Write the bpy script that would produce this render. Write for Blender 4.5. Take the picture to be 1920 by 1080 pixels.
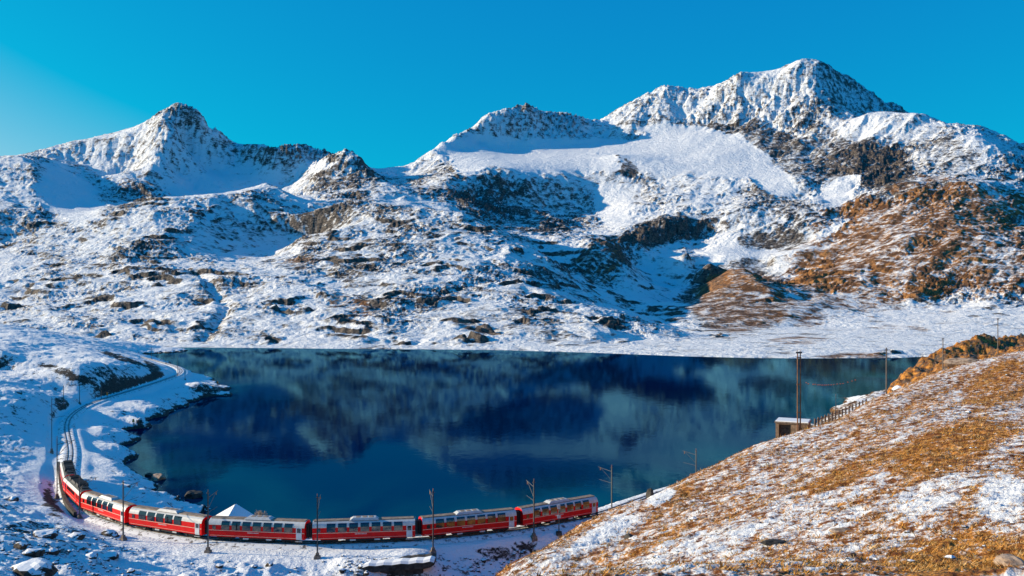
import bpy, math, random
import numpy as np
from mathutils import Vector, Matrix

# ------------------------------------------------------------------ start
for _o in list(bpy.data.objects):
    bpy.data.objects.remove(_o, do_unlink=True)
scene = bpy.context.scene
COL = scene.collection
random.seed(7)
rng = np.random.default_rng(11)

# ------------------------------------------------------------------ camera
F = 1663.0            # focal length in pixels of a 1920 wide picture (60 degrees)
CZ = 40.0             # eye height above the rails
cam_d = bpy.data.cameras.new('camera')
cam = bpy.data.objects.new('camera', cam_d)
COL.objects.link(cam)
cam.location = (0, 0, CZ)
cam.rotation_euler = (math.pi / 2, 0, 0)
cam_d.sensor_width = 36.0
cam_d.lens = 36.0 * F / 1920.0
cam_d.clip_start = 0.5
cam_d.clip_end = 20000
scene.camera = cam

# ------------------------------------------------------------------ sky, sun, exposure
SUN_EL, SUN_ROT = 16.5, -83.5
world = bpy.data.worlds.new('World')
scene.world = world
world.use_nodes = True
wn = world.node_tree
bg = wn.nodes['Background']
bg.inputs[1].default_value = 0.1
EXPO = 0.62
GAIN = 10.0 / 2 ** EXPO
sky = wn.nodes.new('ShaderNodeTexSky')
sky.sky_type = 'NISHITA'
sky.sun_disc = False
sky.sun_elevation = math.radians(SUN_EL)
sky.sun_rotation = math.radians(SUN_ROT)
sky.altitude = 2300
sky.dust_density = 8.0
sep = wn.nodes.new('ShaderNodeSeparateColor')
comb = wn.nodes.new('ShaderNodeCombineColor')
wn.links.new(sky.outputs[0], sep.inputs[0])


def wmath(op, a, b):
    n = wn.nodes.new('ShaderNodeMath')
    n.operation = op
    for k, v in enumerate((a, b)):
        if isinstance(v, (int, float)):
            n.inputs[k].default_value = v
        else:
            wn.links.new(v, n.inputs[k])
    return n.outputs[0]


# grade of the clear mountain sky: deep and saturated, paler towards the sun
r_ = wmath('MULTIPLY', sep.outputs[0], 0.1)
g_ = wmath('MULTIPLY', sep.outputs[1], 0.1)
b_ = wmath('MULTIPLY', sep.outputs[2], 0.1)
r_ = wmath('MINIMUM', wmath('MAXIMUM', wmath('MULTIPLY', wmath('SUBTRACT', r_, 0.255), 1.6), 0.003), 0.22)
g_ = wmath('MINIMUM', wmath('ADD', wmath('MULTIPLY', g_, 1.1), 0.05), 0.62)
b_ = wmath('MINIMUM', wmath('ADD', wmath('MULTIPLY', b_, 0.64), 0.41), 0.80)
for k, v in enumerate((r_, g_, b_)):
    wn.links.new(wmath('MULTIPLY', v, GAIN), comb.inputs[k])
wn.links.new(comb.outputs[0], bg.inputs[0])

sun_d = bpy.data.lights.new('sun', 'SUN')
sun_d.energy = 5.0
sun_d.angle = math.radians(0.5)
sun_d.color = (1.0, 0.84, 0.60)
sun = bpy.data.objects.new('sun', sun_d)
COL.objects.link(sun)
_e, _r = math.radians(SUN_EL), math.radians(SUN_ROT)
SUN_DIR = Vector((math.sin(_r) * math.cos(_e), math.cos(_r) * math.cos(_e), math.sin(_e)))
sun.rotation_euler = SUN_DIR.to_track_quat('Z', 'Y').to_euler()
sun.location = (-200, 0, 300)

vs = scene.view_settings
vs.view_transform = 'Standard'
vs.look = 'None'
vs.gamma = 1.0
vs.use_curve_mapping = False
vs.exposure = EXPO
scene.cycles.max_bounces = 6
scene.cycles.diffuse_bounces = 1
scene.cycles.glossy_bounces = 3
scene.cycles.caustics_reflective = False

# ------------------------------------------------------------------ noise
_P = np.random.default_rng(5).permutation(256).astype(np.int32)
_P = np.concatenate([_P, _P])
_ang = np.random.default_rng(6).uniform(0, 2 * np.pi, 256)
_GX, _GY = np.cos(_ang).astype(np.float32), np.sin(_ang).astype(np.float32)


def perlin(x, y):
    x = np.asarray(x, np.float32)
    y = np.asarray(y, np.float32)
    xf, yf = np.floor(x), np.floor(y)
    xi, yi = xf.astype(np.int32) & 255, yf.astype(np.int32) & 255
    fx, fy = x - xf, y - yf
    u = fx * fx * fx * (fx * (fx * 6 - 15) + 10)
    v = fy * fy * fy * (fy * (fy * 6 - 15) + 10)

    def g(ix, iy, dx, dy):
        h = _P[_P[ix & 255] + (iy & 255)]
        return _GX[h] * dx + _GY[h] * dy
    n00 = g(xi, yi, fx, fy)
    n10 = g(xi + 1, yi, fx - 1, fy)
    n01 = g(xi, yi + 1, fx, fy - 1)
    n11 = g(xi + 1, yi + 1, fx - 1, fy - 1)
    a = n00 + u * (n10 - n00)
    b = n01 + u * (n11 - n01)
    return (a + v * (b - a)) * 1.5


def fbm(x, y, octs, gain=0.5, lac=2.03, ridged=False):
    s = np.zeros(np.shape(x), np.float32)
    amp, tot = 1.0, 0.0
    for k in range(octs):
        n = perlin(x * lac ** k + 17.3 * k, y * lac ** k + 9.1 * k)
        if ridged:
            n = 1 - 2 * np.abs(n)
        s += amp * n
        tot += amp
        amp *= gain
    return s / tot


def sstep(x, a, b):
    t = np.clip((x - a) / (b - a), 0, 1)
    return t * t * (3 - 2 * t)


# ------------------------------------------------------------------ surface through scattered points
def rbf(pts, A, B, smooth=1e-4):
    """pts (n,3): a, b, value; evaluated on the grid A x B."""
    p = np.array(pts, float)
    # drop doubles
    _, keep = np.unique(np.round(p[:, :2], 4), axis=0, return_index=True)
    p = p[keep]
    n = len(p)
    d = np.hypot(p[:, 0][:, None] - p[:, 0], p[:, 1][:, None] - p[:, 1])
    K = np.zeros((n + 3, n + 3))
    K[:n, :n] = d - smooth * np.eye(n)
    K[:n, n] = K[n, :n] = 1
    K[:n, n + 1] = K[n + 1, :n] = p[:, 0]
    K[:n, n + 2] = K[n + 2, :n] = p[:, 1]
    rhs = np.concatenate([p[:, 2], [0, 0, 0]])
    w = np.linalg.solve(K, rhs)
    ca = np.linspace(A[0], A[-1], 320)
    cb = np.linspace(B[0], B[-1], 300)
    Z = np.empty((len(cb), len(ca)), np.float32)
    px, py, ww = p[:, 0].astype(np.float32), p[:, 1].astype(np.float32), w[:n].astype(np.float32)
    for j, bb in enumerate(cb):
        dd = np.sqrt((ca[:, None].astype(np.float32) - px) ** 2 + (np.float32(bb) - py) ** 2)
        Z[j] = dd @ ww + w[n] + w[n + 1] * ca + w[n + 2] * bb
    # bilinear to the full grid
    fa = np.interp(A, ca, np.arange(len(ca)))
    fb = np.interp(B, cb, np.arange(len(cb)))
    ia = np.minimum(fa.astype(int), len(ca) - 2)
    ib = np.minimum(fb.astype(int), len(cb) - 2)
    ta, tb = (fa - ia)[None, :], (fb - ib)[:, None]
    z00, z01 = Z[np.ix_(ib, ia)], Z[np.ix_(ib, ia + 1)]
    z10, z11 = Z[np.ix_(ib + 1, ia)], Z[np.ix_(ib + 1, ia + 1)]
    return ((z00 * (1 - ta) + z01 * ta) * (1 - tb) + (z10 * (1 - ta) + z11 * ta) * tb).astype(np.float32)


def dense(line, step=22.0):
    out = []
    for p, q in zip(line[:-1], line[1:]):
        n = max(1, int(math.hypot(q[0] - p[0], q[1] - p[1]) / step))
        for k in range(n):
            t = k / n
            out.append((p[0] + (q[0] - p[0]) * t, p[1] + (q[1] - p[1]) * t,
                        math.exp(math.log(p[2]) * (1 - t) + math.log(q[2]) * t)))
    out.append(tuple(line[-1]))
    return out


def poly_dist(line, PX, PY):
    """distance from the points to a polyline (2-D)."""
    best = np.full(PX.shape, 1e9, np.float32)
    for (x0, y0), (x1, y1) in zip(line[:-1], line[1:]):
        dx, dy = x1 - x0, y1 - y0
        t = np.clip(((PX - x0) * dx + (PY - y0) * dy) / (dx * dx + dy * dy + 1e-12), 0, 1)
        best = np.minimum(best, np.hypot(PX - x0 - t * dx, PY - y0 - t * dy))
    return best


def link_mesh(name, verts, faces, mats, parent=None, smooth=False, midx=None):
    me = bpy.data.meshes.new(name)
    me.from_pydata([tuple(v) for v in verts], [], [tuple(f) for f in faces])
    for m in (mats if isinstance(mats, (list, tuple)) else [mats]):
        me.materials.append(m)
    if midx is not None:
        me.polygons.foreach_set('material_index', midx)
    if smooth:
        me.polygons.foreach_set('use_smooth', [True] * len(me.polygons))
    me.update()
    o = bpy.data.objects.new(name, me)
    COL.objects.link(o)
    if parent is not None:
        o.parent = parent
    return o


def tag(o, label=None, cat=None, group=None, kind=None):
    if label:
        o['label'] = label
    if cat:
        o['category'] = cat
    if group:
        o['group'] = group
    if kind:
        o['kind'] = kind
    return o


def empty(name, loc, rz=0.0):
    o = bpy.data.objects.new(name, None)
    o.empty_display_size = 0.5
    COL.objects.link(o)
    o.location = loc
    o.rotation_euler = (0, 0, rz)
    return o


def copy_tree(o, parent=None):
    c = o.copy()
    COL.objects.link(c)
    if parent is not None:
        c.parent = parent
    for ch in list(o.children):
        copy_tree(ch, c)
    return c


def grid_mesh(name, X, Y, Z, attrs, mat):
    nb, na = Z.shape
    co = np.empty((nb * na, 3), np.float32)
    co[:, 0], co[:, 1], co[:, 2] = X.ravel(), Y.ravel(), Z.ravel()
    idx = np.arange(nb * na, dtype=np.int32).reshape(nb, na)
    q = np.stack([idx[:-1, :-1], idx[:-1, 1:], idx[1:, 1:], idx[1:, :-1]], -1).reshape(-1, 4)
    me = bpy.data.meshes.new(name)
    me.vertices.add(len(co))
    me.vertices.foreach_set('co', co.ravel())
    me.loops.add(q.size)
    me.loops.foreach_set('vertex_index', q.ravel())
    me.polygons.add(len(q))
    me.polygons.foreach_set('loop_start', np.arange(0, q.size, 4, dtype=np.int32))
    me.polygons.foreach_set('use_smooth', np.ones(len(q), bool))
    me.update(calc_edges=True)
    for k, v in attrs.items():
        at = me.attributes.new(k, 'FLOAT', 'POINT')
        at.data.foreach_set('value', v.astype(np.float32).ravel())
    me.materials.append(mat)
    o = bpy.data.objects.new(name, me)
    COL.objects.link(o)
    o['kind'] = 'structure'
    return o


def normals_of(X, Y, Z):
    def d(M, ax):
        return np.gradient(M, axis=ax)
    ax_, ay_, az_ = d(X, 1), d(Y, 1), d(Z, 1)
    bx_, by_, bz_ = d(X, 0), d(Y, 0), d(Z, 0)
    nx = ay_ * bz_ - az_ * by_
    ny = az_ * bx_ - ax_ * bz_
    nz = ax_ * by_ - ay_ * bx_
    L = np.sqrt(nx * nx + ny * ny + nz * nz) + 1e-9
    return nx / L, ny / L, nz / L


# ------------------------------------------------------------------ materials
class NT:
    def __init__(self, name):
        self.m = bpy.data.materials.new(name)
        self.m.use_nodes = True
        self.t = self.m.node_tree
        self.b = self.t.nodes['Principled BSDF']

    def node(self, typ, **kw):
        n = self.t.nodes.new(typ)
        for k, v in kw.items():
            setattr(n, k, v)
        return n

    def set(self, sock, v):
        if hasattr(v, 'links') or isinstance(v, bpy.types.NodeSocket):
            self.t.links.new(v, sock)
        else:
            sock.default_value = v

    def math(self, op, a, b=0.0, clamp=False):
        n = self.node('ShaderNodeMath', operation=op, use_clamp=clamp)
        self.set(n.inputs[0], a)
        self.set(n.inputs[1], b)
        return n.outputs[0]

    def mix(self, f, a, b):
        n = self.node('ShaderNodeMix', data_type='RGBA')
        self.set(n.inputs[0], f)
        for s, v in ((n.inputs[6], a), (n.inputs[7], b)):
            if isinstance(v, tuple) and len(v) == 3:
                v = v + (1,)
            self.set(s, v)
        return n.outputs[2]

    def ramp(self, v, lo, hi):
        n = self.node('ShaderNodeMapRange', interpolation_type='SMOOTHSTEP')
        self.set(n.inputs[0], v)
        n.inputs[1].default_value = lo
        n.inputs[2].default_value = hi
        return n.outputs[0]

    def pos(self, scale=(1, 1, 1)):
        g = self.node('ShaderNodeNewGeometry')
        mp = self.node('ShaderNodeMapping')
        mp.inputs['Scale'].default_value = scale
        self.t.links.new(g.outputs['Position'], mp.inputs[0])
        return mp.outputs[0]

    def obj(self, scale=(1, 1, 1)):
        g = self.node('ShaderNodeTexCoord')
        mp = self.node('ShaderNodeMapping')
        mp.inputs['Scale'].default_value = scale
        self.t.links.new(g.outputs['Object'], mp.inputs[0])
        return mp.outputs[0]

    def noise(self, vec, scale, detail=4, rough=0.55, dist=0.0):
        n = self.node('ShaderNodeTexNoise')
        self.t.links.new(vec, n.inputs['Vector'])
        n.inputs['Scale'].default_value = scale
        n.inputs['Detail'].default_value = detail
        n.inputs['Roughness'].default_value = rough
        n.inputs['Distortion'].default_value = dist
        return n.outputs[0]

    def attr(self, name):
        n = self.node('ShaderNodeAttribute', attribute_name=name)
        return n.outputs['Fac']

    def bump(self, h, strength, dist):
        n = self.node('ShaderNodeBump')
        n.inputs['Strength'].default_value = strength
        n.inputs['Distance'].default_value = dist
        self.t.links.new(h, n.inputs['Height'])
        self.t.links.new(n.outputs[0], self.b.inputs['Normal'])

    def base(self, c):
        if isinstance(c, tuple) and len(c) == 3:
            c = c + (1,)
        self.set(self.b.inputs['Base Color'], c)

    def rough(self, r, spec=0.3):
        self.b.inputs['Roughness'].default_value = r
        self.b.inputs['Specular IOR Level'].default_value = spec


def simple_mat(name, col, rough=0.5, spec=0.4, var=0.15, scale=3.0, metal=0.0, bump=0.0):
    m = NT(name)
    v = m.obj()
    n = m.noise(v, scale, 5, 0.6)
    f = m.ramp(n, 0.3, 0.7)
    lo = tuple(c * (1 - var) for c in col)
    hi = tuple(min(1, c * (1 + var)) for c in col)
    m.base(m.mix(f, lo, hi))
    m.rough(rough, spec)
    m.b.inputs['Metallic'].default_value = metal
    if bump:
        m.bump(n, 0.6, bump)
    return m.m


def terrain_mat(name, s1, s2, rock_a, rock_b, brown_a, brown_b, bump_d, wid=0.10, amp=0.55):
    """Snow, bare rock and dry grass; where they lie comes with the ground (attributes snow, brown), broken up by noise."""
    m = NT(name)
    v = m.pos((1, 1, 1.6))
    n1 = m.noise(v, s1, 9, 0.62, 0.4)
    n2 = m.noise(v, s2, 6, 0.6)
    sn = m.attr('snow')
    br = m.attr('brown')
    t = m.math('ADD', sn, m.math('MULTIPLY', m.math('SUBTRACT', n1, 0.5), amp * 2))
    t = m.math('ADD', t, m.math('MULTIPLY', m.math('SUBTRACT', n2, 0.5), amp))
    mask = m.ramp(t, 0.5 - wid, 0.5 + wid)
    rock = m.mix(m.ramp(n2, 0.35, 0.65), rock_a, rock_b)
    brown = m.mix(m.ramp(n1, 0.38, 0.62), brown_a, brown_b)
    bm = m.ramp(m.math('ADD', br, m.math('MULTIPLY', m.math('SUBTRACT', n2, 0.5), 0.7)), 0.35, 0.65)
    ground = m.mix(bm, rock, brown)
    m.base(m.mix(mask, ground, (0.80, 0.81, 0.83)))
    m.rough(0.8, 0.15)
    h = m.math('ADD', m.math('MULTIPLY', n1, 1.0), m.math('MULTIPLY', n2, 0.5))
    m.bump(h, 1.0, bump_d)
    return m.m


M_MOUNT = terrain_mat('mountain_ground', 0.05, 0.2, (0.035, 0.034, 0.036), (0.17, 0.135, 0.11),
                      (0.13, 0.06, 0.026), (0.36, 0.17, 0.06), 5.0, 0.24, 0.8)
M_GROUND = terrain_mat('snowy_ground', 0.35, 1.8, (0.025, 0.023, 0.022), (0.085, 0.07, 0.06),
                       (0.08, 0.04, 0.02), (0.22, 0.12, 0.05), 0.5, 0.12, 0.75)
M_HILL = terrain_mat('grassy_hill', 0.9, 5.0, (0.045, 0.035, 0.03), (0.18, 0.135, 0.10),
                     (0.16, 0.05, 0.012), (0.62, 0.27, 0.055), 0.32, 0.17, 0.75)

# ------------------------------------------------------------------ mountains
exec_points = []


def P(*pts):
    exec_points.extend(pts)


def L(*pts):
    exec_points.extend(dense(list(pts)))


SKY = [
    [(-220, 350, 1900), (-60, 308, 1950), (0, 299, 2000), (40, 295, 2010), (58, 299, 2010)],
    [(100, 276, 2400), (150, 265, 2430), (200, 255, 2440), (240, 246, 2450), (270, 233, 2450), (300, 215, 2450),
     (325, 202, 2450), (345, 198, 2450), (365, 200, 2450), (385, 215, 2470), (400, 233, 2480), (420, 252, 2500),
     (440, 268, 2500), (470, 273, 2450), (490, 272, 2430), (505, 267, 2400), (530, 263, 2400), (555, 270, 2400),
     (580, 280, 2400), (612, 288, 2400), (632, 296, 2380)],
    [(755, 332, 2330), (790, 302, 2450), (810, 280, 2500), (830, 263, 2550), (850, 252, 2600), (880, 241, 2650),
     (900, 232, 2700), (925, 220, 2720), (940, 213, 2750), (960, 206, 2780), (978, 197, 2795), (985, 190, 2800), (993, 198, 2800), (1003, 207, 2800),
     (1020, 215, 2820), (1050, 217, 2850), (1070, 220, 2870), (1090, 224, 2880), (1112, 232, 2900)],
    [(1118, 232, 3050), (1135, 215, 3100), (1160, 200, 3100), (1200, 182, 3100), (1225, 168, 3100), (1245, 156, 3100),
     (1260, 160, 3120), (1290, 166, 3150), (1310, 170, 3180), (1340, 169, 3150), (1360, 155, 3050), (1375, 142, 3020),
     (1390, 135, 3000), (1400, 140, 3000), (1415, 141, 3000), (1440, 140, 3000), (1480, 126, 3000), (1510, 118, 3000),
     (1535, 115, 3000), (1550, 120, 3000), (1565, 133, 3020), (1600, 155, 3080), (1640, 172, 3140), (1665, 180, 3180),
     (1680, 192, 3220), (1697, 208, 3250), (1730, 240, 3300)],
    [(1610, 218, 2580), (1640, 211, 2560), (1660, 208, 2550), (1690, 211, 2530), (1715, 216, 2500), (1740, 220, 2480),
     (1755, 229, 2470), (1780, 230, 2450), (1805, 228, 2430), (1830, 235, 2400), (1860, 246, 2380), (1890, 258, 2350),
     (1920, 275, 2330), (1980, 300, 2300), (2160, 350, 2250)],
]
for s in SKY:
    exec_points.extend(dense(s, 14))
for s in (SKY[1], SKY[2], SKY[3]):
    exec_points.extend([(x, y + 60, d * 1.13) for x, y, d in dense(s, 40)])
exec_points.extend([(x, y + 45, d * 1.10) for x, y, d in dense(SKY[4], 40) if x > 1735 or x < 1600])
P((1640, 238, 2760), (1680, 240, 2780), (1720, 250, 2760))
for x in range(-220, 2200, 120):
    P((x, 540, 4600), (x, 500, 4000))
# left hump and bowl
L((58, 299, 2010), (68, 320, 1900), (78, 350, 1790), (95, 385, 1660), (118, 402, 1570))
P((0, 350, 1750), (-100, 380, 1750), (40, 370, 1680), (0, 400, 1500), (60, 400, 1520), (-200, 420, 1500))
P((85, 297, 2150), (100, 318, 2020), (120, 342, 1950), (150, 366, 1850), (178, 386, 1770), (150, 385, 1770), (125, 392, 1680))
P((170, 330, 2150), (187, 362, 1990), (212, 376, 1880), (200, 310, 2280), (140, 300, 2330), (240, 330, 2230), (250, 290, 2330))
# left peak: the ridge between the lit and the shaded face
L((340, 198, 2450), (320, 224, 2390), (328, 241, 2350), (310, 265, 2290), (300, 293, 2210), (287, 322, 2130), (265, 345, 2050), (235, 362, 1970))
P((350, 240, 2430), (350, 290, 2400), (330, 330, 2250), (390, 270, 2480), (390, 320, 2380), (440, 300, 2440), (300, 350, 2100), (350, 352, 2180))
P((400, 345, 2250), (450, 338, 2300), (420, 310, 2400), (480, 318, 2390), (540, 340, 2300), (560, 360, 2150), (600, 368, 2000), (520, 295, 2420),
  (560, 318, 2330), (600, 334, 2150), (625, 350, 1960), (590, 305, 2360), (620, 304, 2370), (500, 340, 2300))
# lip of the bowl, front ridge, shaded wall below it
L((150, 400, 1600), (200, 391, 1600), (250, 380, 1580), (300, 373, 1540), (325, 371, 1510), (345, 377, 1490), (370, 372, 1520), (400, 364, 1570),
  (430, 361, 1610), (460, 356, 1660), (480, 350, 1690), (500, 341, 1720))
L((500, 341, 1720), (508, 352, 1670), (516, 374, 1590), (530, 400, 1500))
P((300, 392, 1750), (350, 395, 1760), (400, 388, 1800), (470, 385, 1840), (500, 380, 1860), (540, 385, 1750), (250, 395, 1720))
P((360, 400, 1420), (345, 430, 1340), (400, 425, 1400), (450, 425, 1450), (500, 432, 1460), (545, 440, 1470), (580, 430, 1520))
P((300, 450, 1260), (350, 478, 1190), (400, 490, 1200), (450, 490, 1250), (500, 485, 1320), (550, 476, 1400), (590, 455, 1450), (300, 400, 1430), (270, 425, 1340))
# rocky knob beside the notch
L((625, 300, 2330), (640, 293, 2290), (652, 285, 2260), (664, 285, 2240), (676, 293, 2190), (690, 314, 2080), (705, 335, 1970), (722, 352, 1880), (735, 362, 1800))
P((680, 330, 2250), (715, 360, 2080), (700, 350, 2150))
P((650, 330, 2100), (640, 365, 1850), (662, 374, 1700), (690, 372, 1720), (715, 374, 1740), (640, 345, 1990), (670, 345, 1950))
# middle hump
L((556, 402, 1490), (600, 390, 1480), (640, 384, 1470), (690, 383, 1460), (740, 385, 1450), (790, 391, 1430), (830, 401, 1400), (865, 402, 1380), (885, 410, 1360))
P((600, 402, 1580), (680, 400, 1580), (760, 402, 1560), (830, 412, 1500))
P((735, 372, 1760), (790, 386, 1680), (850, 397, 1600), (735, 350, 2000))
P((570, 440, 1330), (630, 440, 1290), (700, 440, 1270), (800, 440, 1240), (870, 432, 1280), (600, 500, 1100), (700, 500, 1080), (800, 500, 1060),
  (900, 500, 1050), (980, 520, 1020), (600, 560, 900), (700, 560, 900), (800, 560, 900), (900, 560, 900), (1000, 560, 910), (1100, 570, 900),
  (600, 620, 745), (700, 620, 735), (800, 620, 730), (900, 620, 725), (1000, 620, 725), (1100, 615, 735), (1180, 605, 790))
# left slopes
P((0, 450, 1390), (100, 450, 1350), (200, 440, 1340), (0, 500, 1200), (100, 500, 1165), (200, 500, 1125), (300, 505, 1075), (0, 560, 985), (100, 560, 965),
  (200, 560, 940), (300, 560, 905), (450, 555, 920), (530, 560, 900), (0, 620, 745), (100, 620, 745), (200, 620, 745), (300, 620, 745), (500, 620, 745), (400, 628, 735),
  (-200, 500, 1100), (-200, 600, 800))
# diagonal crest, lit on the left and shaded on the right
L((885, 410, 1360), (910, 425, 1330), (940, 438, 1300), (970, 450, 1265), (1000, 468, 1220), (1030, 490, 1170), (1046, 520, 1100), (1062, 548, 1040))
P((955, 446, 1430), (1005, 478, 1360), (1045, 507, 1280), (1085, 532, 1190), (1110, 552, 1110))
L((1000, 450, 1480), (1040, 446, 1470), (1065, 462, 1420), (1090, 492, 1350), (1125, 522, 1280), (1158, 550, 1200))
# brown buttress and the shaded corrie behind it
L((1075, 455, 1440), (1110, 450, 1430), (1135, 458, 1410), (1150, 480, 1370), (1165, 505, 1330), (1180, 535, 1280), (1200, 560, 1220), (1235, 588, 1110), (1275, 608, 990))
P((1190, 505, 1500), (1230, 542, 1400), (1258, 577, 1250), (1300, 580, 1290), (1342, 548, 1400), (1210, 465, 1600), (1250, 485, 1580), (1300, 505, 1520), (1180, 480, 1540), (1270, 540, 1450))
L((1150, 452, 1500), (1180, 442, 1600), (1220, 432, 1680), (1260, 425, 1720), (1310, 412, 1780), (1335, 410, 1780), (1360, 418, 1750), (1390, 432, 1700), (1420, 435, 1680), (1460, 432, 1680), (1515, 430, 1650))
L((1200, 462, 1640), (1260, 456, 1700), (1320, 440, 1750), (1340, 436, 1740))
L((1395, 456, 1640), (1430, 470, 1610), (1470, 465, 1610), (1515, 449, 1610))
P((1300, 478, 1600), (1350, 468, 1600), (1400, 482, 1530), (1450, 482, 1500), (1500, 470, 1500), (1335, 512, 1480), (1360, 480, 1540))
# moraines
L((1290, 474, 1520), (1330, 490, 1430), (1370, 500, 1370), (1395, 503, 1330), (1410, 515, 1280), (1430, 537, 1210), (1450, 560, 1140), (1480, 590, 1040))
P((1425, 524, 1440), (1450, 540, 1380), (1472, 553, 1310), (1440, 503, 1500), (1400, 512, 1440), (1340, 530, 1300))
P((1350, 538, 1220), (1310, 572, 1110), (1280, 603, 1000), (1340, 600, 1000), (1400, 592, 1020), (1440, 615, 930), (1350, 628, 890), (1300, 622, 900), (1240, 620, 850))
L((1480, 535, 1290), (1510, 552, 1200), (1537, 568, 1130), (1515, 588, 1050), (1460, 612, 950))
L((1548, 574, 1150), (1530, 592, 1060), (1470, 622, 930))
# valley floor
P((1200, 640, 720), (1300, 648, 690), (1400, 650, 690), (1500, 650, 700), (1600, 650, 700), (1500, 625, 900), (1600, 602, 1000), (1700, 602, 1000), (1800, 600, 980),
  (1900, 600, 960), (2000, 600, 950), (1600, 577, 1150), (1700, 576, 1150), (1800, 570, 1150), (1900, 560, 1150), (1700, 632, 800), (1800, 640, 760), (1900, 642, 760), (2150, 642, 760), (2150, 560, 1150))
# rock face under the glacier
L((738, 349, 2080), (770, 351, 1980), (800, 352, 1950), (830, 345, 1970), (850, 335, 2000), (880, 330, 2040), (940, 330, 2100), (1000, 332, 2150), (1050, 332, 2190), (1080, 335, 2220), (1110, 345, 2200), (1140, 360, 2150), (1155, 376, 2080))
L((850, 336, 1990), (843, 360, 1880), (836, 385, 1760), (848, 404, 1660))
P((800, 375, 1800), (900, 375, 1960), (960, 380, 2020), (1020, 385, 2060), (1080, 385, 2100), (900, 418, 1680), (960, 430, 1690), (1020, 440, 1700), (1060, 445, 1690), (1100, 432, 1800), (1130, 405, 1960), (1140, 390, 2040))
# slopes right of the face
P((1160, 400, 1930), (1180, 380, 2000), (1200, 400, 1900), (1250, 380, 1950), (1300, 360, 2050), (1350, 390, 1850), (1400, 360, 2000), (1450, 380, 1850), (1500, 400, 1750), (1150, 430, 1720), (1200, 418, 1780), (1130, 440, 1600))
# glacier
P((840, 290, 2480), (850, 312, 2260), (870, 324, 2130), (862, 282, 2550), (900, 272, 2640), (960, 274, 2670), (1050, 274, 2690), (1150, 268, 2730), (950, 300, 2400), (1050, 300, 2420), (1150, 292, 2500),
  (1250, 265, 2680), (1300, 252, 2720), (1350, 247, 2720), (1390, 251, 2680), (1250, 300, 2400), (1350, 290, 2400), (1400, 300, 2350), (1440, 320, 2200), (1480, 337, 2050), (1150, 322, 2250), (1250, 330, 2200), (1350, 330, 2150))
L((1128, 300, 2400), (1150, 288, 2420), (1180, 296, 2380), (1195, 320, 2250))
P((1165, 262, 2790), (1110, 250, 2850), (1020, 240, 2780), (940, 240, 2700), (880, 258, 2640))
L((830, 263, 2550), (822, 290, 2440), (836, 312, 2300))
# high summit: lit face, shaded face
L((1550, 120, 3000), (1543, 135, 2950), (1536, 152, 2900), (1532, 172, 2840), (1560, 186, 2780), (1575, 205, 2720), (1590, 226, 2640), (1610, 218, 2580))
P((1600, 185, 3040), (1620, 210, 3020), (1660, 205, 3180), (1592, 218, 2900), (1570, 170, 2960), (1650, 225, 3050))
P((1180, 262, 2770), (1250, 248, 2800), (1320, 243, 2800), (1380, 243, 2750), (1420, 250, 2660), (1470, 240, 2660), (1520, 235, 2630), (1300, 210, 2930), (1400, 195, 2880), (1480, 180, 2860), (1230, 215, 2920))
# right slopes
P((1450, 280, 2450), (1500, 270, 2480), (1550, 270, 2440), (1600, 262, 2430), (1700, 260, 2330), (1720, 290, 2200), (1900, 300, 2150), (1500, 320, 2150), (1560, 330, 2080), (1600, 310, 2150), (1680, 315, 2050))
L((1720, 320, 2050), (1750, 285, 2150), (1780, 262, 2220), (1810, 256, 2200), (1845, 266, 2150), (1900, 285, 2100))
P((1800, 320, 1950), (1900, 340, 1850), (1540, 375, 1900), (1600, 358, 1930), (1650, 348, 1900), (1560, 410, 1720), (2100, 420, 1800))
# brown spur
L((1580, 430, 1620), (1640, 385, 1720), (1690, 358, 1780), (1720, 350, 1780), (1760, 346, 1760), (1800, 345, 1750), (1850, 352, 1720), (1880, 365, 1690), (1905, 395, 1620), (1930, 410, 1600), (2000, 430, 1550), (2160, 440, 1500))
P((1540, 480, 1480), (1500, 528, 1320), (1600, 480, 1450), (1700, 450, 1430), (1800, 440, 1430), (1880, 445, 1430), (1600, 530, 1270), (1700, 520, 1270), (1800, 512, 1270), (1900, 500, 1270), (2060, 500, 1270), (1540, 552, 1230))
# shore of the lake (water lies at -5)
ZW = -5.0
SHORE = [(-220, 648), (240, 649), (300, 651), (500, 652.5), (640, 654), (800, 655), (940, 656.5), (1100, 661), (1280, 668), (1400, 671), (1500, 672), (1690, 671), (1720, 669), (2160, 668)]
for (x0, y0), (x1, y1) in zip(SHORE[:-1], SHORE[1:]):
    n = max(1, int((x1 - x0) / 30))
    for k in range(n):
        x, y = x0 + (x1 - x0) * k / n, y0 + (y1 - y0) * k / n
        d = F * (CZ - ZW) / (y - 540)
        P((x, y, d), (x, 540 + F * (CZ + 9) / (d * 0.93), d * 0.93), (x, 540 + F * (CZ + 12) / (d * 0.8), d * 0.8))

NA, NB = 1120, 980
A = np.linspace((-170 - 960) / F, (2090 - 960) / F, NA)
B = np.linspace(math.log(520), math.log(4300), NB)
pts = [((x - 960) / F, math.log(d), (540 - y) / F) for x, y, d in exec_points]
T = rbf(pts, A, B)
AA, BB = np.meshgrid(A.astype(np.float32), B.astype(np.float32))
DD = np.exp(BB)
DA, DB = float(A[1] - A[0]), float(B[1] - B[0])


def slopes(Tc):
    """true slope of the ground (rise over run) across and away from the eye"""
    tb, ta = np.gradient(Tc, DB, DA)
    return ta, Tc + tb


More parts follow.
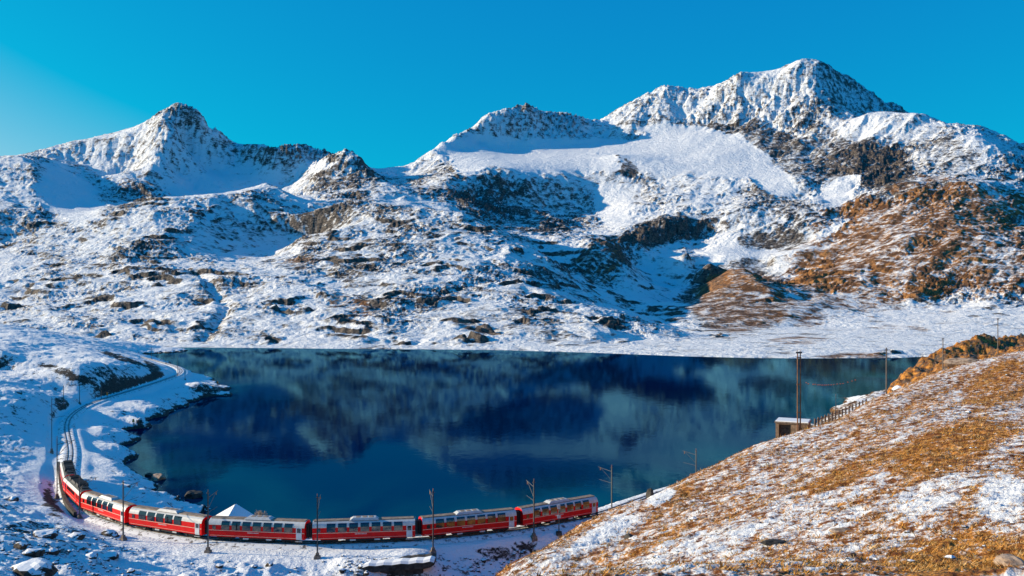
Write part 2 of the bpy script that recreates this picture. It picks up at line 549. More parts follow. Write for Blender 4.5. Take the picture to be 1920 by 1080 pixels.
def gullies(px_, py_, dx, dy):
    """rills that run down the slope: stripes across the direction (dx, dy), blended between cells"""
    ix, iy = np.floor(px_), np.floor(py_)
    fx, fy = px_ - ix, py_ - iy
    ii, jj = ix.astype(np.int32), iy.astype(np.int32)
    va = np.zeros_like(px_)
    wt = np.zeros_like(px_)
    for i in (-1, 0, 1):
        for j in (-1, 0, 1):
            h = _P[_P[(ii + i) & 255] + ((jj + j) & 255)]
            ox, oy = i + 0.5 + 0.45 * _GX[h], j + 0.5 + 0.45 * _GY[h]
            qx, qy = fx - ox, fy - oy
            w = np.exp(-2.2 * (qx * qx + qy * qy))
            va += w * np.cos(6.2832 * (qx * dx + qy * dy))
            wt += w
    return va / wt


def blob(PX, PY, items, warp=None):
    m = np.zeros(PX.shape, np.float32)
    for cx, cy, rx, ry, rot, s in items:
        c, n = math.cos(math.radians(rot)), math.sin(math.radians(rot))
        dx, dy = PX - cx, PY - cy
        u, v = (dx * c + dy * n) / rx, (-dx * n + dy * c) / ry
        r = np.sqrt(u * u + v * v)
        if warp is not None:
            r = r + warp
        k = s * (1 - sstep(r, 0.7, 1.15))
        m = np.where(np.abs(k) > np.abs(m), k, m)
    return m


# the regions are found by the direction in which the base surface lies
PX = AA * F + 960
PY = 540 - T * F
wp = 0.35 * fbm(AA * 22, BB * 22, 4)
smooth_ = blob(PX, PY, [(1000, 292, 200, 30, 4, 1), (1130, 276, 170, 18, 2, 1), (1230, 300, 90, 30, 5, .9), (1330, 285, 150, 46, 15, 1), (1150, 350, 60, 25, 10, .8), (350, 300, 100, 80, 0, .4), (1430, 325, 75, 28, 30, 1), (880, 300, 40, 30, 0, .9), (130, 365, 75, 45, 40, .9), (430, 335, 160, 30, -8, .75),
                        (1720, 440, 190, 95, -12, .4), (450, 455, 120, 35, 5, .7), (1420, 485, 130, 35, -10, .8), (1570, 355, 40, 30, -30, .8), (1620, 600, 400, 40, 0, .7), (1240, 520, 70, 70, 30, .5), (1150, 385, 35, 40, 0, .9),
                        (1350, 560, 90, 60, 0, .8), (1750, 620, 250, 40, 0, .9), (1050, 650, 150, 14, 0, .8), (1400, 655, 400, 14, 0, .9)], wp)
calm = 1 - 0.85 * smooth_
shore_b = np.interp(A, [(x - 960) / F for x, _ in SHORE], [math.log(F * (CZ - ZW) / (y - 540)) for _, y in SHORE])[None, :]
rise = sstep(BB - shore_b, 0.0, 0.045)
far = sstep(DD, 3000, 3600)
# relief: knolls, then rills and couloirs that run down the slope, finer and finer, then bedding and crags
wx = 0.02 * fbm(AA * 9, BB * 9, 3)
wy = 0.02 * fbm(AA * 9 + 40, BB * 9 + 12, 3)
n_big = fbm((AA + wx) * 13, (BB + wy) * 10, 3, 0.5)
low = 1 - sstep(DD, 1500, 2100)
steep_mod = blob(PX, PY, [(640, 330, 70, 60, 20, .9), (990, 385, 150, 60, 5, .8), (350, 290, 60, 90, 10, .2), (1500, 280, 120, 70, 30, .5), (1650, 330, 140, 60, 0, .8), (1750, 420, 180, 90, -10, .35), (1230, 440, 110, 25, -15, .8)], wp)
n_var = 0.35 + 0.9 * sstep(fbm(AA * 11 + 31, BB * 8, 3), -0.35, 0.4)
act = calm * rise
T2 = T + 11.0 * n_big * (1 - far) / F * act
n_med = fbm((AA + 2 * wy) * 42 + 7, (BB + 2 * wx) * 30, 4, 0.55)
T2 = T2 + (2.8 + 0.6 * low) * n_med * n_var / F * act
jag = blob(PX, PY, [(985, 218, 150, 26, 2, 1), (1300, 165, 170, 22, -8, .6), (560, 275, 90, 16, 4, .8), (380, 235, 70, 40, 35, .5)]) * sstep(DD, 2000, 2350)
T2 = T2 + 5.0 / F * jag * fbm(AA * 48 + 3, BB * 14, 4, 0.6, ridged=True)
rill = np.zeros_like(T2)
amp, fr = 5.6, 15.0
for k in range(5):
    sx_, sy_ = slopes(T2)
    kk = 2.6
    e = gullies((AA + 0.5 * wx) * fr + 3.1 * k, (BB + 0.5 * wy) * fr + 7.7 * k, -sy_ * kk, sx_ * kk)
    g_amt = sstep(np.hypot(sx_, sy_), 0.08, 0.4)
    rill += e * g_amt * 0.6 ** k
    T2 = T2 + amp / F * e * g_amt * act * (0.75 + 0.5 * steep_mod) * (0.5 + 0.5 * n_var)
    amp *= 0.50
    fr *= 2.0
# bedding: long low steps crossed by joints
sd = np.where(PX < 1250, 1.0, -1.0).astype(np.float32) * (0.6 + 0.4 * fbm(AA * 5 + 9, BB * 5, 2))
p_, q_ = AA + 0.35 * sd * BB, (BB - 1.3 * sd * AA)
n_bed = fbm((p_ + wy) * 16, (q_ + wx) * 34, 6, 0.6, ridged=True)
bedm = n_var * (0.35 + 0.9 * steep_mod + 0.55 * low)
T2 = T2 + 2.6 * n_bed * bedm / F * act
led = (DD * T2 + CZ) / 17.0 + 1.3 * fbm(AA * 20, BB * 20, 3)
stepf = led - np.floor(led)
ledge = (sstep(stepf, 0.35, 0.65) - stepf) * 17.0
lm = act * (1 - sstep(DD, 1300, 1700)) * sstep(fbm(AA * 14 + 5, BB * 12 + 5, 3), 0.0, 0.35)
T2 = T2 + 0.42 * ledge * lm / DD
# stream gully
G = [(368, 505, 1070), (385, 520, 1030), (398, 540, 980), (410, 560, 925), (425, 583, 870), (410, 604, 800), (392, 628, 740), (380, 645, 700)]
gd = poly_dist([((x - 960) / F, math.log(d)) for x, y, d in G], AA + 0.004 * fbm(AA * 60, BB * 60, 2), BB)
T2 = T2 - 9.0 / F * np.exp(-(gd / 0.008) ** 2)
Zm = CZ + T2 * DD
# the valley floor stays above the water
Zm = np.where(BB > shore_b + 0.004, np.maximum(Zm, ZW + 0.25 + np.minimum((BB - shore_b) * 30, 2.0)), Zm)
T2 = (Zm - CZ) / DD
Xm = AA * DD
nx, ny, nz = normals_of(Xm, DD, Zm)
# snow cover
PYs = 540 - T2 * F
nb1 = fbm(AA * 45 + 2, BB * 45, 5, 0.6)
curv = T2 - (np.roll(T2, 3, 0) + np.roll(T2, -3, 0) + np.roll(T2, 3, 1) + np.roll(T2, -3, 1)) / 4
conc = np.clip(curv * F / 0.8, -1.5, 1.5)
nb2 = fbm(AA * 15 + 8, BB * 11, 3, 0.5)
hi_ = sstep(DD, 1900, 2300)
cover = 0.61 + (1.0 - 0.5 * hi_) * (nz - 0.80) + 0.05 * hi_ + 0.13 * nb1 + 0.14 * nb2 - 0.10 * conc - 0.04 * (1 - smooth_) - 0.20 * (n_var - 0.75) * (1 - smooth_)
cover -= 0.55 * lm * sstep(stepf, 0.30, 0.42) * (1 - sstep(stepf, 0.58, 0.70))
cover += 0.62 * blob(PX, PY, [
    (1000, 290, 205, 28, 4, .8), (1120, 276, 170, 16, 2, .8), (1240, 300, 80, 24, 5, .6), (1330, 285, 140, 44, 15, .8), (350, 280, 110, 80, 10, .17), (250, 280, 90, 40, -25, .2), (540, 285, 80, 18, 5, .15), (1010, 232, 120, 26, 4, .24), (1620, 180, 60, 40, 30, .2), (1430, 325, 75, 28, 30, .6), (880, 300, 40, 30, 0, .6), (592, 312, 34, 12, 0, .5), (1580, 355, 45, 25, -30, .6), (1150, 385, 40, 40, 0, .4),
    (130, 365, 75, 45, 40, .5), (430, 340, 130, 25, -8, .35), (1420, 465, 80, 18, -10, .3), (1370, 465, 60, 25, -10, .45), (1570, 425, 40, 10, -35, .5), (1690, 440, 18, 40, -30, .45), (1250, 520, 80, 60, 30, .15), (1340, 510, 50, 40, 20, .3),
    (990, 385, 150, 55, 5, -.33), (350, 260, 50, 60, 20, -.06), (270, 345, 50, 20, -30, -.16), (680, 335, 40, 50, 20, -.25), (625, 335, 50, 36, -20, -.28), (1490, 290, 110, 40, 25, -.5), (1620, 310, 120, 50, 15, -.55), (1880, 420, 80, 60, 0, -.35), (1560, 260, 60, 20, 30, -.3), (1780, 300, 70, 45, 20, -.35),
    (1400, 190, 170, 55, -12, .22), (1640, 240, 60, 26, 10, .2), (1840, 270, 60, 24, 20, .15), (1300, 240, 130, 12, 3, -.30), (1165, 308, 36, 20, 20, -.55), (1450, 395, 90, 40, 10, -.22), (1250, 430, 110, 28, -12, -.45), (1450, 450, 75, 22, 0, -.6), (1125, 490, 45, 50, 35, -.42),
    (1720, 430, 190, 100, -12, -.55), (1560, 500, 110, 60, -30, -.6), (1620, 560, 150, 22, -4, -.45), (1850, 480, 110, 70, 0, -.36), (1640, 540, 160, 30, -4, -.46), (1385, 562, 115, 75, 0, -.66), (1500, 570, 60, 45, 20, -.40), (720, 430, 190, 50, 3, -.13), (660, 510, 60, 30, 20, -.26), (560, 495, 40, 14, -5, -.35),
    (670, 575, 70, 22, 0, -.3), (800, 580, 90, 30, 5, -.14), (950, 590, 120, 40, 0, -.16), (1060, 635, 90, 14, 0, -.35), (460, 430, 80, 20, -10, -.2), (830, 340, 60, 40, 0, -.15), (1620, 580, 130, 8, -3, -.22), (1500, 646, 60, 7, 0, -.4), (1600, 668, 80, 5, 0, -.35), (1690, 615, 60, 6, 3, -.35),
    (60, 460, 80, 40, 10, -.06), (180, 520, 14, 10, 0, -.3), (950, 625, 18, 10, 0, -.3)], wp)
brown = blob(PX, PY, [(1720, 440, 230, 105, -12, .85), (1560, 500, 130, 75, -30, .9), (1640, 545, 180, 35, -4, .95), (1850, 500, 130, 80, 0, .6), (1390, 570, 110, 75, 0, .55), (1395, 530, 50, 30, 30, .9), (1500, 570, 60, 45, 20, .7), (1125, 490, 50, 60, 35, .45),
                       (660, 575, 50, 22, 20, .6), (560, 495, 40, 14, 0, .5), (1620, 590, 200, 14, -3, .9), (1500, 646, 70, 12, 0, .7), (1600, 668, 90, 8, 0, .8), (1690, 615, 80, 12, 3, .9), (945, 640, 25, 14, 0, .9), (1560, 400, 60, 40, -35, .5), (1620, 310, 130, 55, 15, .35)], wp)
cover = np.where(DD > 3400, 0.9, cover)
# fewer rows where little is seen
rows = np.unique(np.round(np.interp(np.linspace(0, 1, 720), [0, 0.03, 0.30, 0.64, 0.92, 1], np.interp(np.log([520, 570, 1050, 1700, 3150, 4300]), B, np.arange(NB)))).astype(int))
mountains = grid_mesh('mountains', Xm[rows], DD[rows], Zm[rows], {'snow': cover[rows], 'brown': brown[rows]}, M_MOUNT)
# ------------------------------------------------------------------ near ground: railway shelf, shore, meadows
def wpt(px, py, z):
    """world point at height z seen at a pixel below the horizon"""
    d = (CZ - z) * F / (py - 540)
    return ((px - 960) * d / F, d, z)


TRACK_PTS = [(360, 470), (270, 425), (200, 382), (158, 340), (124, 302), (97, 264), (80, 232), (62, 207), (45, 190), (33, 178), (26.2, 170.6)]
for x, y in [(1165, 948), (1120, 965), (990, 990), (805, 1011), (595, 1019), (390, 1012), (240, 986), (157, 956), (129, 922), (124, 882), (135, 850), (127, 822),
             (124, 800), (128, 783), (146, 768), (172, 755), (205, 744), (250, 731), (296, 716), (326, 706), (342, 698), (336, 689), (313, 682), (287, 675), (262, 669)]:
    w = wpt(x, y, 0)
    TRACK_PTS.append(w[:2])


def catmull(p, n=10):
    p = [np.array(q, float) for q in p]
    out = []
    for i in range(len(p) - 1):
        a, b, c, d = p[max(i - 1, 0)], p[i], p[i + 1], p[min(i + 2, len(p) - 1)]
        for k in range(n):
            t = k / n
            out.append(0.5 * (2 * b + (c - a) * t + (2 * a - 5 * b + 4 * c - d) * t * t + (3 * b - a - 3 * c + d) * t ** 3))
    out.append(p[-1])
    return np.array(out)


def smooth_line(p, it):
    p = p.copy()
    for _ in range(it):
        p[1:-1] = 0.25 * p[:-2] + 0.5 * p[1:-1] + 0.25 * p[2:]
    return p


def resample(p, step):
    s = np.concatenate([[0], np.cumsum(np.hypot(*np.diff(p, axis=0).T))])
    n = int(s[-1] / step)
    t = np.linspace(0, s[-1], n + 1)
    return np.stack([np.interp(t, s, p[:, 0]), np.interp(t, s, p[:, 1])], 1), t


TRACK = smooth_line(catmull(TRACK_PTS), 60)
TRACK, TRACK_S = resample(TRACK, 1.0)

gpts = []


def GP(*items):
    for px, py, z in items:
        X, D, zz = wpt(px, py, z)
        gpts.append((X / D, math.log(D), z))


def GW(X, D, z):
    gpts.append((X / D, math.log(D), z))


def GL(*items):
    for p, q in zip(items[:-1], items[1:]):
        n = max(1, int(math.hypot(p[0] - q[0], p[1] - q[1]) / 16))
        for k in range(n):
            t = k / n
            GP(tuple(p[i] + (q[i] - p[i]) * t for i in range(3)))
    GP(items[-1])


for i in range(0, len(TRACK), 6):
    GW(TRACK[i, 0], TRACK[i, 1], -0.45)
# shore line of the near land, just under the water
SH = -5.4
GL((262, 667, SH), (285, 668.5, SH), (310, 679, SH), (350, 695, SH), (400, 710, SH), (430, 726, SH), (441, 734, SH), (420, 741, SH), (400, 745, SH), (350, 758, SH), (300, 786, SH), (260, 806, SH),
   (232, 822, SH), (238, 840, SH), (250, 868, SH), (256, 886, SH), (290, 903, SH), (330, 928, SH), (370, 948, SH))
for x, y in [(-52, 164), (-43, 161), (-32, 158), (-18, 158), (-6, 160), (4, 167), (14, 179), (23, 189), (32, 196), (48, 208), (62, 222), (78, 248), (92, 280), (100, 306)]:
    GW(x, y, SH)
GL((1530, 794, SH), (1560, 783, SH), (1578, 762, SH), (1592, 746, SH), (1640, 735, SH), (1700, 718, SH), (1800, 700, SH), (1900, 690, SH))
for x, y in [(600, 800), (600, 900), (800, 750), (1000, 700), (1000, 850), (1200, 790), (420, 820), (330, 860), (500, 720), (700, 690), (1400, 740), (1600, 700), (480, 900), (800, 880), (1150, 870), (330, 670), (1350, 700), (1300, 830), (380, 670)]:
    GP((x, y, -13))
for x, y in [(320, 830), (280, 850), (300, 880), (360, 910), (440, 745), (470, 735), (380, 775), (1560, 745), (1500, 785), (1600, 725), (1640, 712), (1670, 690)]:
    GP((x, y, -7.0))
for x in np.linspace(-700, 600, 14):
    GW(x, 735, -14)
# water side of the railway
GP((400, 724, -1.5), (425, 732, -3.2), (378, 718, 0.3), (360, 736, -2), (330, 742, -1.6), (300, 762, -1.8), (262, 782, -1.7), (232, 800, -1.8), (190, 800, -0.6), (185, 850, -0.7), (220, 868, -1.6), (195, 895, -0.6),
   (240, 908, -1.8), (280, 925, -2.1), (318, 945, -2.2), (200, 765, -0.7), (250, 750, -0.7), (222, 835, -2.0), (300, 745, -0.9))
# land left of the railway
GP((0, 1080, 8.5), (-120, 1080, 9), (100, 1075, 5.5), (200, 1062, 3.0), (300, 1062, 1.0), (400, 1062, -0.4), (500, 1066, -0.8), (600, 1070, -1.0), (640, 1055, -0.2), (670, 1050, 0.1))
GP((231, 1014, -.3), (300, 1030, -.3), (390, 1037, -.3), (500, 1038, -.3), (595, 1048, -.5), (700, 1043, -.3), (812, 1036, -.9), (900, 1025, -1.0), (1001, 1010, -1.0), (1060, 996, -.8), (1100, 985, -.6))
GP((1602, 752, -1.2), (1640, 740, -0.6), (1580, 768, -1.0), (1660, 733, -0.8))
GP((840, 1058, -2.0), (900, 1074, -3.6), (950, 1060, -3.8), (1000, 1045, -3.4), (1080, 1015, -2.2), (690, 1052, 0.3))
for x, y, z in [(-21, 129.5, 0.1), (-17, 130, 0.2), (-13, 130.2, 0.35), (-19, 133, 0), (-13, 134, 0), (-20, 126, -3.4), (-16, 126, -4), (-12, 126, -4), (-17, 120, -5), (-23, 122, -2.5), (-8, 122, -5)]:
    GW(x, y, z)
GP((150, 985, 0.2), (100, 950, 1.2), (110, 900, 0.3), (100, 850, 0.2), (95, 800, 0.3), (105, 772, 0.7), (125, 758, 1.2))
GP((0, 1000, 6.5), (60, 990, 3.8), (0, 930, 2.6), (60, 900, 0.6), (0, 870, 2.4), (50, 850, 0.8), (0, 800, 4.6), (50, 795, 2.2), (0, 762, 6.5), (40, 752, 6), (75, 750, 4.8), (100, 750, 3), (-120, 900, 5), (-120, 800, 6), (-120, 1000, 7))
GL((0, 716, 7.5), (40, 730, 7), (70, 738, 6), (95, 745, 4.2))
GP((0, 700, 3.6), (40, 705, 3.4), (80, 712, 3.2), (110, 735, 2.6))
GL((60, 690, 9), (120, 692, 9.8), (150, 694, 9.6), (200, 686, 9.8), (250, 684, 7), (288, 692, 4), (311, 701, 2.4))
GL((140, 745, 2.2), (165, 742, 1.4), (200, 736, 1.0), (250, 725, 0.8), (300, 712, 0.3))
GP((190, 665, 8), (230, 671, 7), (262, 678, 4.5), (290, 684, 2.2), (100, 665, 9), (0, 660, 12), (60, 650, 11), (130, 648, 9.5), (190, 652, 6.5), (235, 660, 3.2), (265, 667, 0.5), (-120, 660, 13))
GL((-120, 612, 15), (0, 607, 16), (60, 616, 14), (100, 627, 11), (150, 639, 8), (190, 643, 6), (232, 652, 2))
for x in (-420, -350, -290, -240):
    GW(x, 680, -3)
    GW(x, 640, 4 if x < -280 else -3)
GW(-600, 640, 8)
GW(-700, 700, 4)
for x, y, z in [(-90, 100, 11), (-60, 100, 8), (-30, 105, 0.5), (-15, 105, -4), (0, 110, -7), (5, 122, -5), (24, 152, -1.6), (35, 165, -1), (50, 176, -1.5), (75, 205, -1), (95, 235, 0), (120, 285, 1.0), (200, 370, 2), (270, 410, 4), (460, 560, -2),
                (-100, 70, 11), (-40, 70, 2), (0, 70, -9), (60, 100, -6), (120, 180, 0), (220, 300, 6), (330, 420, 8), (430, 600, -9), (-160, 130, 13), (-220, 250, 12), (-330, 420, 13), (-480, 500, 14)]:
    GW(x, y, z)
NA2, NB2 = 760, 560
A2 = np.linspace(-0.80, 0.52, NA2)
B2 = np.interp(np.linspace(0, 1, NB2), [0, .35, .8, 1], np.log([78, 165, 460, 740]))
Zg = rbf(gpts, A2, B2, 2e-4)
AG, BG = np.meshgrid(A2.astype(np.float32), B2.astype(np.float32))
DG = np.exp(BG)
XG = AG * DG
tl = [tuple(p) for p in TRACK[::4]]
td = poly_dist(tl, XG, DG)
off = sstep(td, 3.5, 14)
under = sstep(Zg, -9, -5)
Zg = Zg + off * under * (1.1 * fbm(XG * 0.05, DG * 0.05, 3) + 2.8 * fbm(XG * 0.028 + 5, DG * 0.022, 3) * sstep(td, 14, 60) + 0.75 * (fbm(XG * 0.16, DG * 0.16, 5, 0.55, ridged=True) - 0.3) + 0.26 * fbm(XG * 0.6, DG * 0.6, 4, 0.65))
Zg = np.where((Zg < -4.4) & (Zg > -5.4) & (td > 9), Zg - 0.5 * sstep(Zg, -5.4, -4.9), Zg)
flat = 1 - sstep(td, 2.6, 5.5)
Zg = Zg * (1 - flat) + (-0.42 + 0.04 * fbm(XG * 0.9, DG * 0.9, 2)) * flat
gx, gy, gz = normals_of(XG, DG, Zg)
gpx, gpy = AG * F + 960, 540 - (Zg - CZ) / DG * F
gcov = 0.92 + 1.25 * (gz - 0.93) + 0.15 * fbm(XG * 0.12 + 3, DG * 0.12, 4)
gcov -= 0.9 * (1 - sstep(Zg, -5.0, -4.1))
gcov -= 0.22 * sstep(fbm(XG * 0.2 + 9, DG * 0.2, 5, 0.6, ridged=True), 0.05, 0.5) * sstep(td, 4, 10)
gcov += 0.5 * (1 - sstep(td, 2.0, 5))
gwp = 0.3 * fbm(AG * 40, BG * 40, 3)
gcov += blob(gpx, gpy, [(240, 726, 80, 9, -18, -.42), (230, 672, 55, 5, 18, -.5), (290, 692, 26, 9, 40, -.45), (130, 702, 60, 8, 20, -.36), (390, 728, 40, 10, 5, -.3), (112, 930, 34, 40, 10, -.75), (115, 757, 16, 14, 0, -.42),
                        (90, 1010, 110, 35, 0, -.16), (900, 1045, 130, 28, 0, -.14), (1570, 776, 50, 14, -25, -.4), (1640, 738, 30, 8, -15, -.3)], gwp)
gbrown = 0.25 + 0.5 * fbm(XG * 0.07, DG * 0.07, 3) + blob(gpx, gpy, [(1600, 755, 90, 35, -20, .7)])
ground = grid_mesh('ground', XG, DG, Zg, {'snow': gcov, 'brown': gbrown}, M_GROUND)


def sampler(Z, A, B):
    def f(X, D):
        a, b = X / D, math.log(D)
        fa = np.interp(a, A, np.arange(len(A)))
        fb = np.interp(b, B, np.arange(len(B)))
        ia, ib = min(int(fa), len(A) - 2), min(int(fb), len(B) - 2)
        ta, tb = fa - ia, fb - ib
        return float((Z[ib, ia] * (1 - ta) + Z[ib, ia + 1] * ta) * (1 - tb) + (Z[ib + 1, ia] * (1 - ta) + Z[ib + 1, ia + 1] * ta) * tb)
    return f


gz_at = sampler(Zg, A2, B2)


def hit(px, py):
    """first point of the near ground (or the water) that is met when looking through a pixel"""
    prev = 80.0
    for d in np.exp(np.linspace(math.log(82), math.log(735), 420)):
        zr = CZ + (540 - py) / F * d
        if zr <= max(gz_at((px - 960) / F * d, d), ZW):
            lo, hi = prev, d
            for _ in range(20):
                m = (lo + hi) / 2
                if CZ + (540 - py) / F * m <= max(gz_at((px - 960) / F * m, m), ZW):
                    hi = m
                else:
                    lo = m
            return (px - 960) / F * hi, hi, CZ + (540 - py) / F * hi
        prev = d
    return (px - 960) / F * d, d, ZW

# ------------------------------------------------------------------ brown hillside on the right
hp = []


def HP(*items):
    for px, py, d in items:
        hp.append(((px - 960) / F, math.log(d), (540 - py) / F))


def HL(*items):
    HP(*dense(list(items), 24))


CREST = [(860, 1140, 74), (900, 1112, 79), (947, 1077, 85), (991, 1060, 91), (1018, 1041, 95), (1053, 1014, 100), (1099, 990, 105), (1142, 974, 110), (1167, 962, 113), (1207, 948, 117), (1240, 932, 121), (1255, 922, 122), (1281, 906, 125),
         (1304, 893, 128), (1334, 881, 132), (1355, 870, 135), (1379, 857, 138), (1409, 848, 143), (1458, 833, 150), (1498, 821, 156), (1522, 809, 162), (1576, 786, 174), (1625, 755, 187), (1665, 743, 200), (1725, 714, 226), (1806, 695, 250), (1860, 679, 268), (1915, 661, 285), (2000, 640, 300), (2160, 610, 320)]
HL(*CREST)
for x, y, d in dense(CREST, 40):
    z = CZ + (540 - y) / F * d
    for k, dz in ((1.06, -4), (1.14, -10), (1.3, -20)):
        if x > 1600:
            kk = 1 + (k - 1) * 0.3
            HP((x, 540 + F * (CZ - (z - 1.5)) / (d * kk), d * kk))
            break
        hp.append(((x - 960) / F, math.log(d * k), (z + dz - CZ) / (d * k)))
HL((1671, 730, 268), (1690, 708, 276), (1706, 697, 280), (1725, 675, 290), (1750, 668, 295), (1774, 662, 300), (1806, 647, 304), (1830, 638, 308), (1847, 634, 310), (1874, 637, 312), (1915, 636, 320), (2000, 630, 326), (2160, 600, 340))
HP((1700, 722, 270), (1760, 690, 282), (1830, 665, 292), (1900, 655, 303), (1680, 735, 262))
for x, y, d in [(1671, 730, 268), (1706, 697, 280), (1774, 662, 300), (1847, 634, 310), (1915, 636, 320), (2100, 620, 335)]:
    z = CZ + (540 - y) / F * d
    hp.append(((x - 960) / F, math.log(d * 1.08), (z - 12 - CZ) / (d * 1.08)))
    hp.append(((x - 960) / F, math.log(d * 1.3), (-16 - CZ) / (d * 1.3)))
HP((1920, 1080, 38), (1600, 1080, 46), (1300, 1080, 58), (1100, 1080, 71), (2100, 1080, 34), (1920, 980, 51), (1920, 900, 68), (1920, 800, 108), (1920, 730, 165), (1700, 980, 58), (1700, 900, 78), (1700, 820, 115), (1700, 770, 160), (1500, 980, 68), (1500, 900, 97), (1500, 850, 125),
   (1300, 980, 80), (1300, 930, 102), (1150, 1030, 83), (1200, 990, 90), (1400, 900, 105), (2100, 900, 60), (2100, 750, 150), (1800, 730, 180), (1820, 850, 88))
for X, D, z in [(0, 16, 33), (10, 16, 34), (-2, 25, 30), (-6, 40, 24), (-6, 55, 17), (-8, 68, 9), (-14, 60, 8), (-12, 30, 22), (-12, 80, -6), (-6, 90, -4), (20, 22, 33.5), (0, 40, 27), (12, 40, 27.6), (0, 60, 19.5), (-10, 14, 30), (0, 12, 34.5), (10, 12, 35), (22, 16, 35), (60, 48, 31), (110, 90, 28), (200, 170, 27), (330, 290, 26), (420, 380, 20), (75, 75, 26)]:
    hp.append((X / D, math.log(D), (z - CZ) / D))
NA3, NB3 = 800, 600
A3 = np.concatenate([np.linspace(-0.16, 0.64, 690), np.linspace(0.642, 1.30, 110)])
B3 = np.interp(np.linspace(0, 1, NB3), [0, .1, .75, 1], np.log([13, 30, 170, 400]))
Th = rbf(hp, A3, B3, 3e-4)
AH, BH = np.meshgrid(A3.astype(np.float32), B3.astype(np.float32))
DH = np.exp(BH)
XH = AH * DH
Zh = CZ + Th * DH
# terraces trodden along the slope and tussocks
hpx, hpy = AH * F + 960, 540 - Th * F
knoll = blob(hpx, hpy, [(1800, 672, 150, 38, -18, 1), (1690, 715, 30, 40, 0, 1), (1900, 648, 80, 24, 0, 1)]) * sstep(DH, 255, 270)
rel = 0.55 * fbm(XH * 0.06, DH * 0.06, 3) + 0.30 * fbm(XH * 0.22 + 4, DH * 0.30, 4, 0.55, ridged=True) + 0.20 * fbm(XH * 0.8, DH * 1.1, 4, 0.6) + 0.07 * fbm(XH * 3.1, DH * 3.6, 3, 0.6)
rel = rel + knoll * (2.4 * fbm(XH * 0.12, DH * 0.05, 5, 0.6, ridged=True))
Zh = Zh + rel * sstep(DH, 13, 20)
hx, hy, hz = normals_of(XH, DH, Zh)
hpx, hpy = AH * F + 960, 540 - (Zh - CZ) / DH * F
hwp = 0.3 * fbm(AH * 30, BH * 30, 3)
ul, vl = XH * 0.64 + DH * 0.77, XH * 0.77 - DH * 0.64
grassn = 0.6 * fbm(ul * 0.035 + 2, vl * 0.16, 4, 0.6) + 0.6 * fbm(ul * 0.10 + 7, vl * 0.42, 4, 0.6)
fine = fbm(XH * 0.9 + 5, DH * 1.3, 4, 0.6)
hcov = 0.435 - 0.34 * grassn - 0.24 * fine + 1.0 * (hz - 0.93)
hcov += blob(hpx, hpy, [(1700, 760, 180, 30, -22, -.04), (1560, 960, 120, 40, -25, .10), (1750, 930, 90, 30, -20, .18), (1880, 930, 50, 50, 0, .25), (1300, 1040, 160, 40, -20, .12), (1420, 1010, 100, 30, -25, .12), (1780, 840, 120, 45, -20, -.22), (1880, 720, 90, 40, -20, -.18),
                        (1600, 880, 110, 22, -25, -.14), (1800, 1050, 130, 50, -10, -.22), (1250, 940, 60, 22, -28, -.1), (1240, 930, 30, 14, -25, .3), (1130, 1000, 80, 18, -32, .16), (1040, 1060, 50, 16, -30, .16)], hwp)
hcov -= 0.30 * knoll
hbrown = 0.85 - 0.16 * knoll + 0.35 * fbm(XH * 0.25 + 8, DH * 0.35, 4) - 0.25 * (sstep(fbm(XH * 0.35 + 1, DH * 0.6, 4, ridged=True), 0.25, 0.6))
hill = grid_mesh('hillside', XH, DH, Zh, {'snow': hcov, 'brown': hbrown}, M_HILL)
hz_at = sampler(Zh, A3, B3)

# ------------------------------------------------------------------ lake
w = NT('lake_water')
n1 = w.noise(w.pos((0.8, 0.5, 1.0)), 0.5, 3, 0.55)
n2 = w.noise(w.pos((0.5, 0.25, 1.0)), 0.05, 3, 0.5, 0.8)
dfl = w.noise(w.pos((1.0, 0.5, 1.0)), 0.012, 3, 0.5)
dif = w.node('ShaderNodeBsdfDiffuse')
deepc = w.mix(w.ramp(dfl, 0.35, 0.65), (0.0, 0.003, 0.05), (0.0, 0.011, 0.055))
w.t.links.new(w.mix(w.math('MULTIPLY', w.attr('shallow'), w.ramp(n2, 0.3, 0.7)), deepc, (0.004, 0.10, 0.12)), dif.inputs[0])
glo = w.node('ShaderNodeBsdfGlossy')
glo.inputs['Color'].default_value = (0.11, 0.34, 0.45, 1)
glo.inputs['Roughness'].default_value = 0.04
bmp = w.node('ShaderNodeBump')
bmp.inputs['Strength'].default_value = 0.075
bmp.inputs['Distance'].default_value = 1.0
w.t.links.new(w.math('ADD', w.math('MULTIPLY', n1, 0.22), w.math('MULTIPLY', n2, 0.5)), bmp.inputs['Height'])
fr = w.node('ShaderNodeFresnel')
fr.inputs['IOR'].default_value = 1.33
for nd in (glo, fr):
    w.t.links.new(bmp.outputs[0], nd.inputs['Normal'])
mx = w.node('ShaderNodeMixShader')
w.t.links.new(fr.outputs[0], mx.inputs[0])
w.t.links.new(dif.outputs[0], mx.inputs[1])
w.t.links.new(glo.outputs[0], mx.inputs[2])
w.t.links.new(mx.outputs[0], w.t.nodes['Material Output'].inputs['Surface'])
LXa = np.linspace(-760, 900, 240)
LYa = np.linspace(95, 760, 200)
LX, LY = np.meshgrid(LXa, LYa)
shal = np.zeros(LX.shape, np.float32)
for j in range(LX.shape[0]):
    for i in range(LX.shape[1]):
        if -0.7 < LX[j, i] / LY[j, i] < 0.5:
            shal[j, i] = max(0.0, min(1.0, (gz_at(LX[j, i], LY[j, i]) + 11.5) / 6.0))
lake = grid_mesh('lake', LX, LY, np.full(LX.shape, ZW), {'shallow': shal}, w.m)
